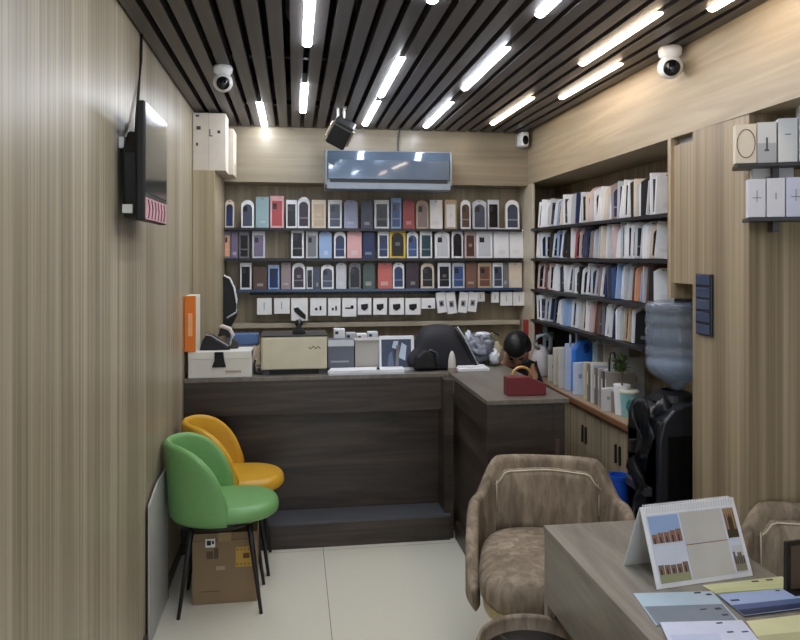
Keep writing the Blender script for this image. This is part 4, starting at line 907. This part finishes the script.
E = [(0, 1), (1, 2), (2, 3), (3, 4), (4, 5), (2, 6), (6, 7), (7, 8), (8, 9), (2, 10), (10, 11), (11, 12), (12, 13), (0, 14), (14, 15), (15, 16), (16, 17), (0, 18), (18, 19), (19, 20), (20, 21)]
RD = [.12, .115, .12, .075, .05, .048, .052, .042, .03, .03, .052, .042, .03, .03, .085, .065, .042, .035, .085, .065, .042, .035]
for base, s in ((9, 1), (13, -1)):
    bxv = Vector(V[base])
    for k in range(5):
        if k < 4: d = [Vector((s*(-.028+.018*k), -.05, -.002)), Vector((s*(-.028+.018*k), -.075-.004*(k == 1), -.016)), Vector((s*(-.026+.018*k), -.088, -.034))]
        else: d = [Vector((s*.042, -.012, -.004)), Vector((s*.05, -.04, -.012)), Vector((s*.04, -.06, -.02))]
        prev = base
        for dd in d: V.append(tuple(bxv+dd)); E.append((prev, len(V)-1)); RD.append(.0085); prev = len(V)-1
em = skin_mesh('body', V, E, RD, [], None)
t = thing('person', 'person with short black hair bending down behind the return counter', 'person', (PX, PY, 0.0), 0)
m = MB(); m.bm.from_mesh(em)
HC = Vector((.01, -.30, 1.05)); MH = Matrix.Translation(HC) @ Matrix.Rotation(-.45, 4, 'Z') @ Matrix.Rotation(1.1, 4, 'X')
q = bmesh.new(); bmesh.ops.create_uvsphere(q, u_segments=36, v_segments=26, radius=1)
mp = {}
for v in q.verts:
    p = v.co.copy(); x, y, z = p.x*.076, p.y*.096, p.z*.115
    if z < 0: x *= 1-.30*(-p.z)**1.5; y *= 1-.18*(-p.z)**1.5
    fr = max(0., -p.y)
    y -= .022*fr**6*math.exp(-((x/.013)**2))*math.exp(-(((z+.018)/.02)**2))*1.3       # nose
    for e_ in (-1, 1): y += .010*math.exp(-(((x-e_*.031)/.016)**2)-(((z-.012)/.012)**2))*(fr > .3)   # eye sockets
    y -= .006*fr**4*math.exp(-((x/.024)**2)-(((z+.058)/.008)**2)); y -= .006*fr**4*math.exp(-((x/.02)**2)-(((z+.095)/.015)**2))
    mp[v.index] = m.bm.verts.new(MH @ Vector((x, y, z)))
for f in q.faces: m.face([mp[v.index] for v in f.verts])
q.free()
for e_ in (-1, 1):
    m.blob((e_*.078, .005, -.005), (.012, .020, .032), 2, .05, M=MH, sub=2)
SKIN = mat((196, 150, 126), .5)
body = m.build('body', SKIN, t, smooth=True)
for e_ in (-1, 1): MB().blob((e_*.031, -.086, .012), (.012, .008, .006), 1, 0, M=MH, sub=2).build('eye', mat((40, 28, 24), .2), t, smooth=True)
m = MB(); m.tube([MH @ Vector((-.02, -.092, -.056)), MH @ Vector((0, -.097, -.057)), MH @ Vector((.02, -.092, -.056))], .004, 6); m.build('lips', mat((150, 86, 78), .5), t, smooth=True)
m = MB(); q = bmesh.new(); bmesh.ops.create_uvsphere(q, u_segments=40, v_segments=28, radius=1); mp = {}
for v in q.verts:
    p = v.co
    n_ = noise.noise(p*7)*.03
    cut = p.z > .12+(.38 if p.y < -.35 else 0.) - (.55 if p.y > .25 else 0.)-(.15 if abs(p.x) > .7 and p.y > -.2 else 0)
    s_ = 1.12+n_ if cut else .93
    mp[v.index] = m.bm.verts.new(MH @ Vector((p.x*.082*s_, p.y*.100*s_, p.z*.118*s_)))
for f in q.faces: m.face([mp[v.index] for v in f.verts])
q.free(); m.build('hair', mat((18, 17, 18), .45), t, smooth=True)
em = skin_mesh('shirt', V[:9]+V[10:13], [(0, 1), (1, 2), (2, 3), (2, 6), (6, 7), (7, 8), (2, 9), (9, 10), (10, 11)], [.135, .13, .135, .085, .05, .05, .062, .052, .044, .062, .052, .044][:12], [], None)
m = MB(); m.bm.from_mesh(em); m.build('shirt', mat((40, 42, 50), .8), t, smooth=True)
em = skin_mesh('trousers', [V[0]]+V[14:17]+V[18:21], [(0, 1), (1, 2), (2, 3), (0, 4), (4, 5), (5, 6)], [.135, .098, .078, .058, .098, .078, .058], [], None)
m = MB(); m.bm.from_mesh(em); m.build('trousers', mat((44, 46, 58), .8), t, smooth=True)
for s in (-1, 1): MB().blob((s*.10, -.40, .045), (.045, .125, .05), 3, .03, flat=-.044).build('shoe', BLACK, t, smooth=True)
# ------------------------------------------------------------------ world and view
w = bpy.data.worlds.new('world'); sc.world = w; w.use_nodes = True
bg = w.node_tree.nodes['Background']; bg.inputs['Color'].default_value = (.80, .9, 1., 1); bg.inputs['Strength'].default_value = 1.0
sc.view_settings.view_transform = 'Standard'; sc.view_settings.look = 'None'; sc.view_settings.gamma = 1; sc.view_settings.use_curve_mapping = False
sc.view_settings.exposure = .68
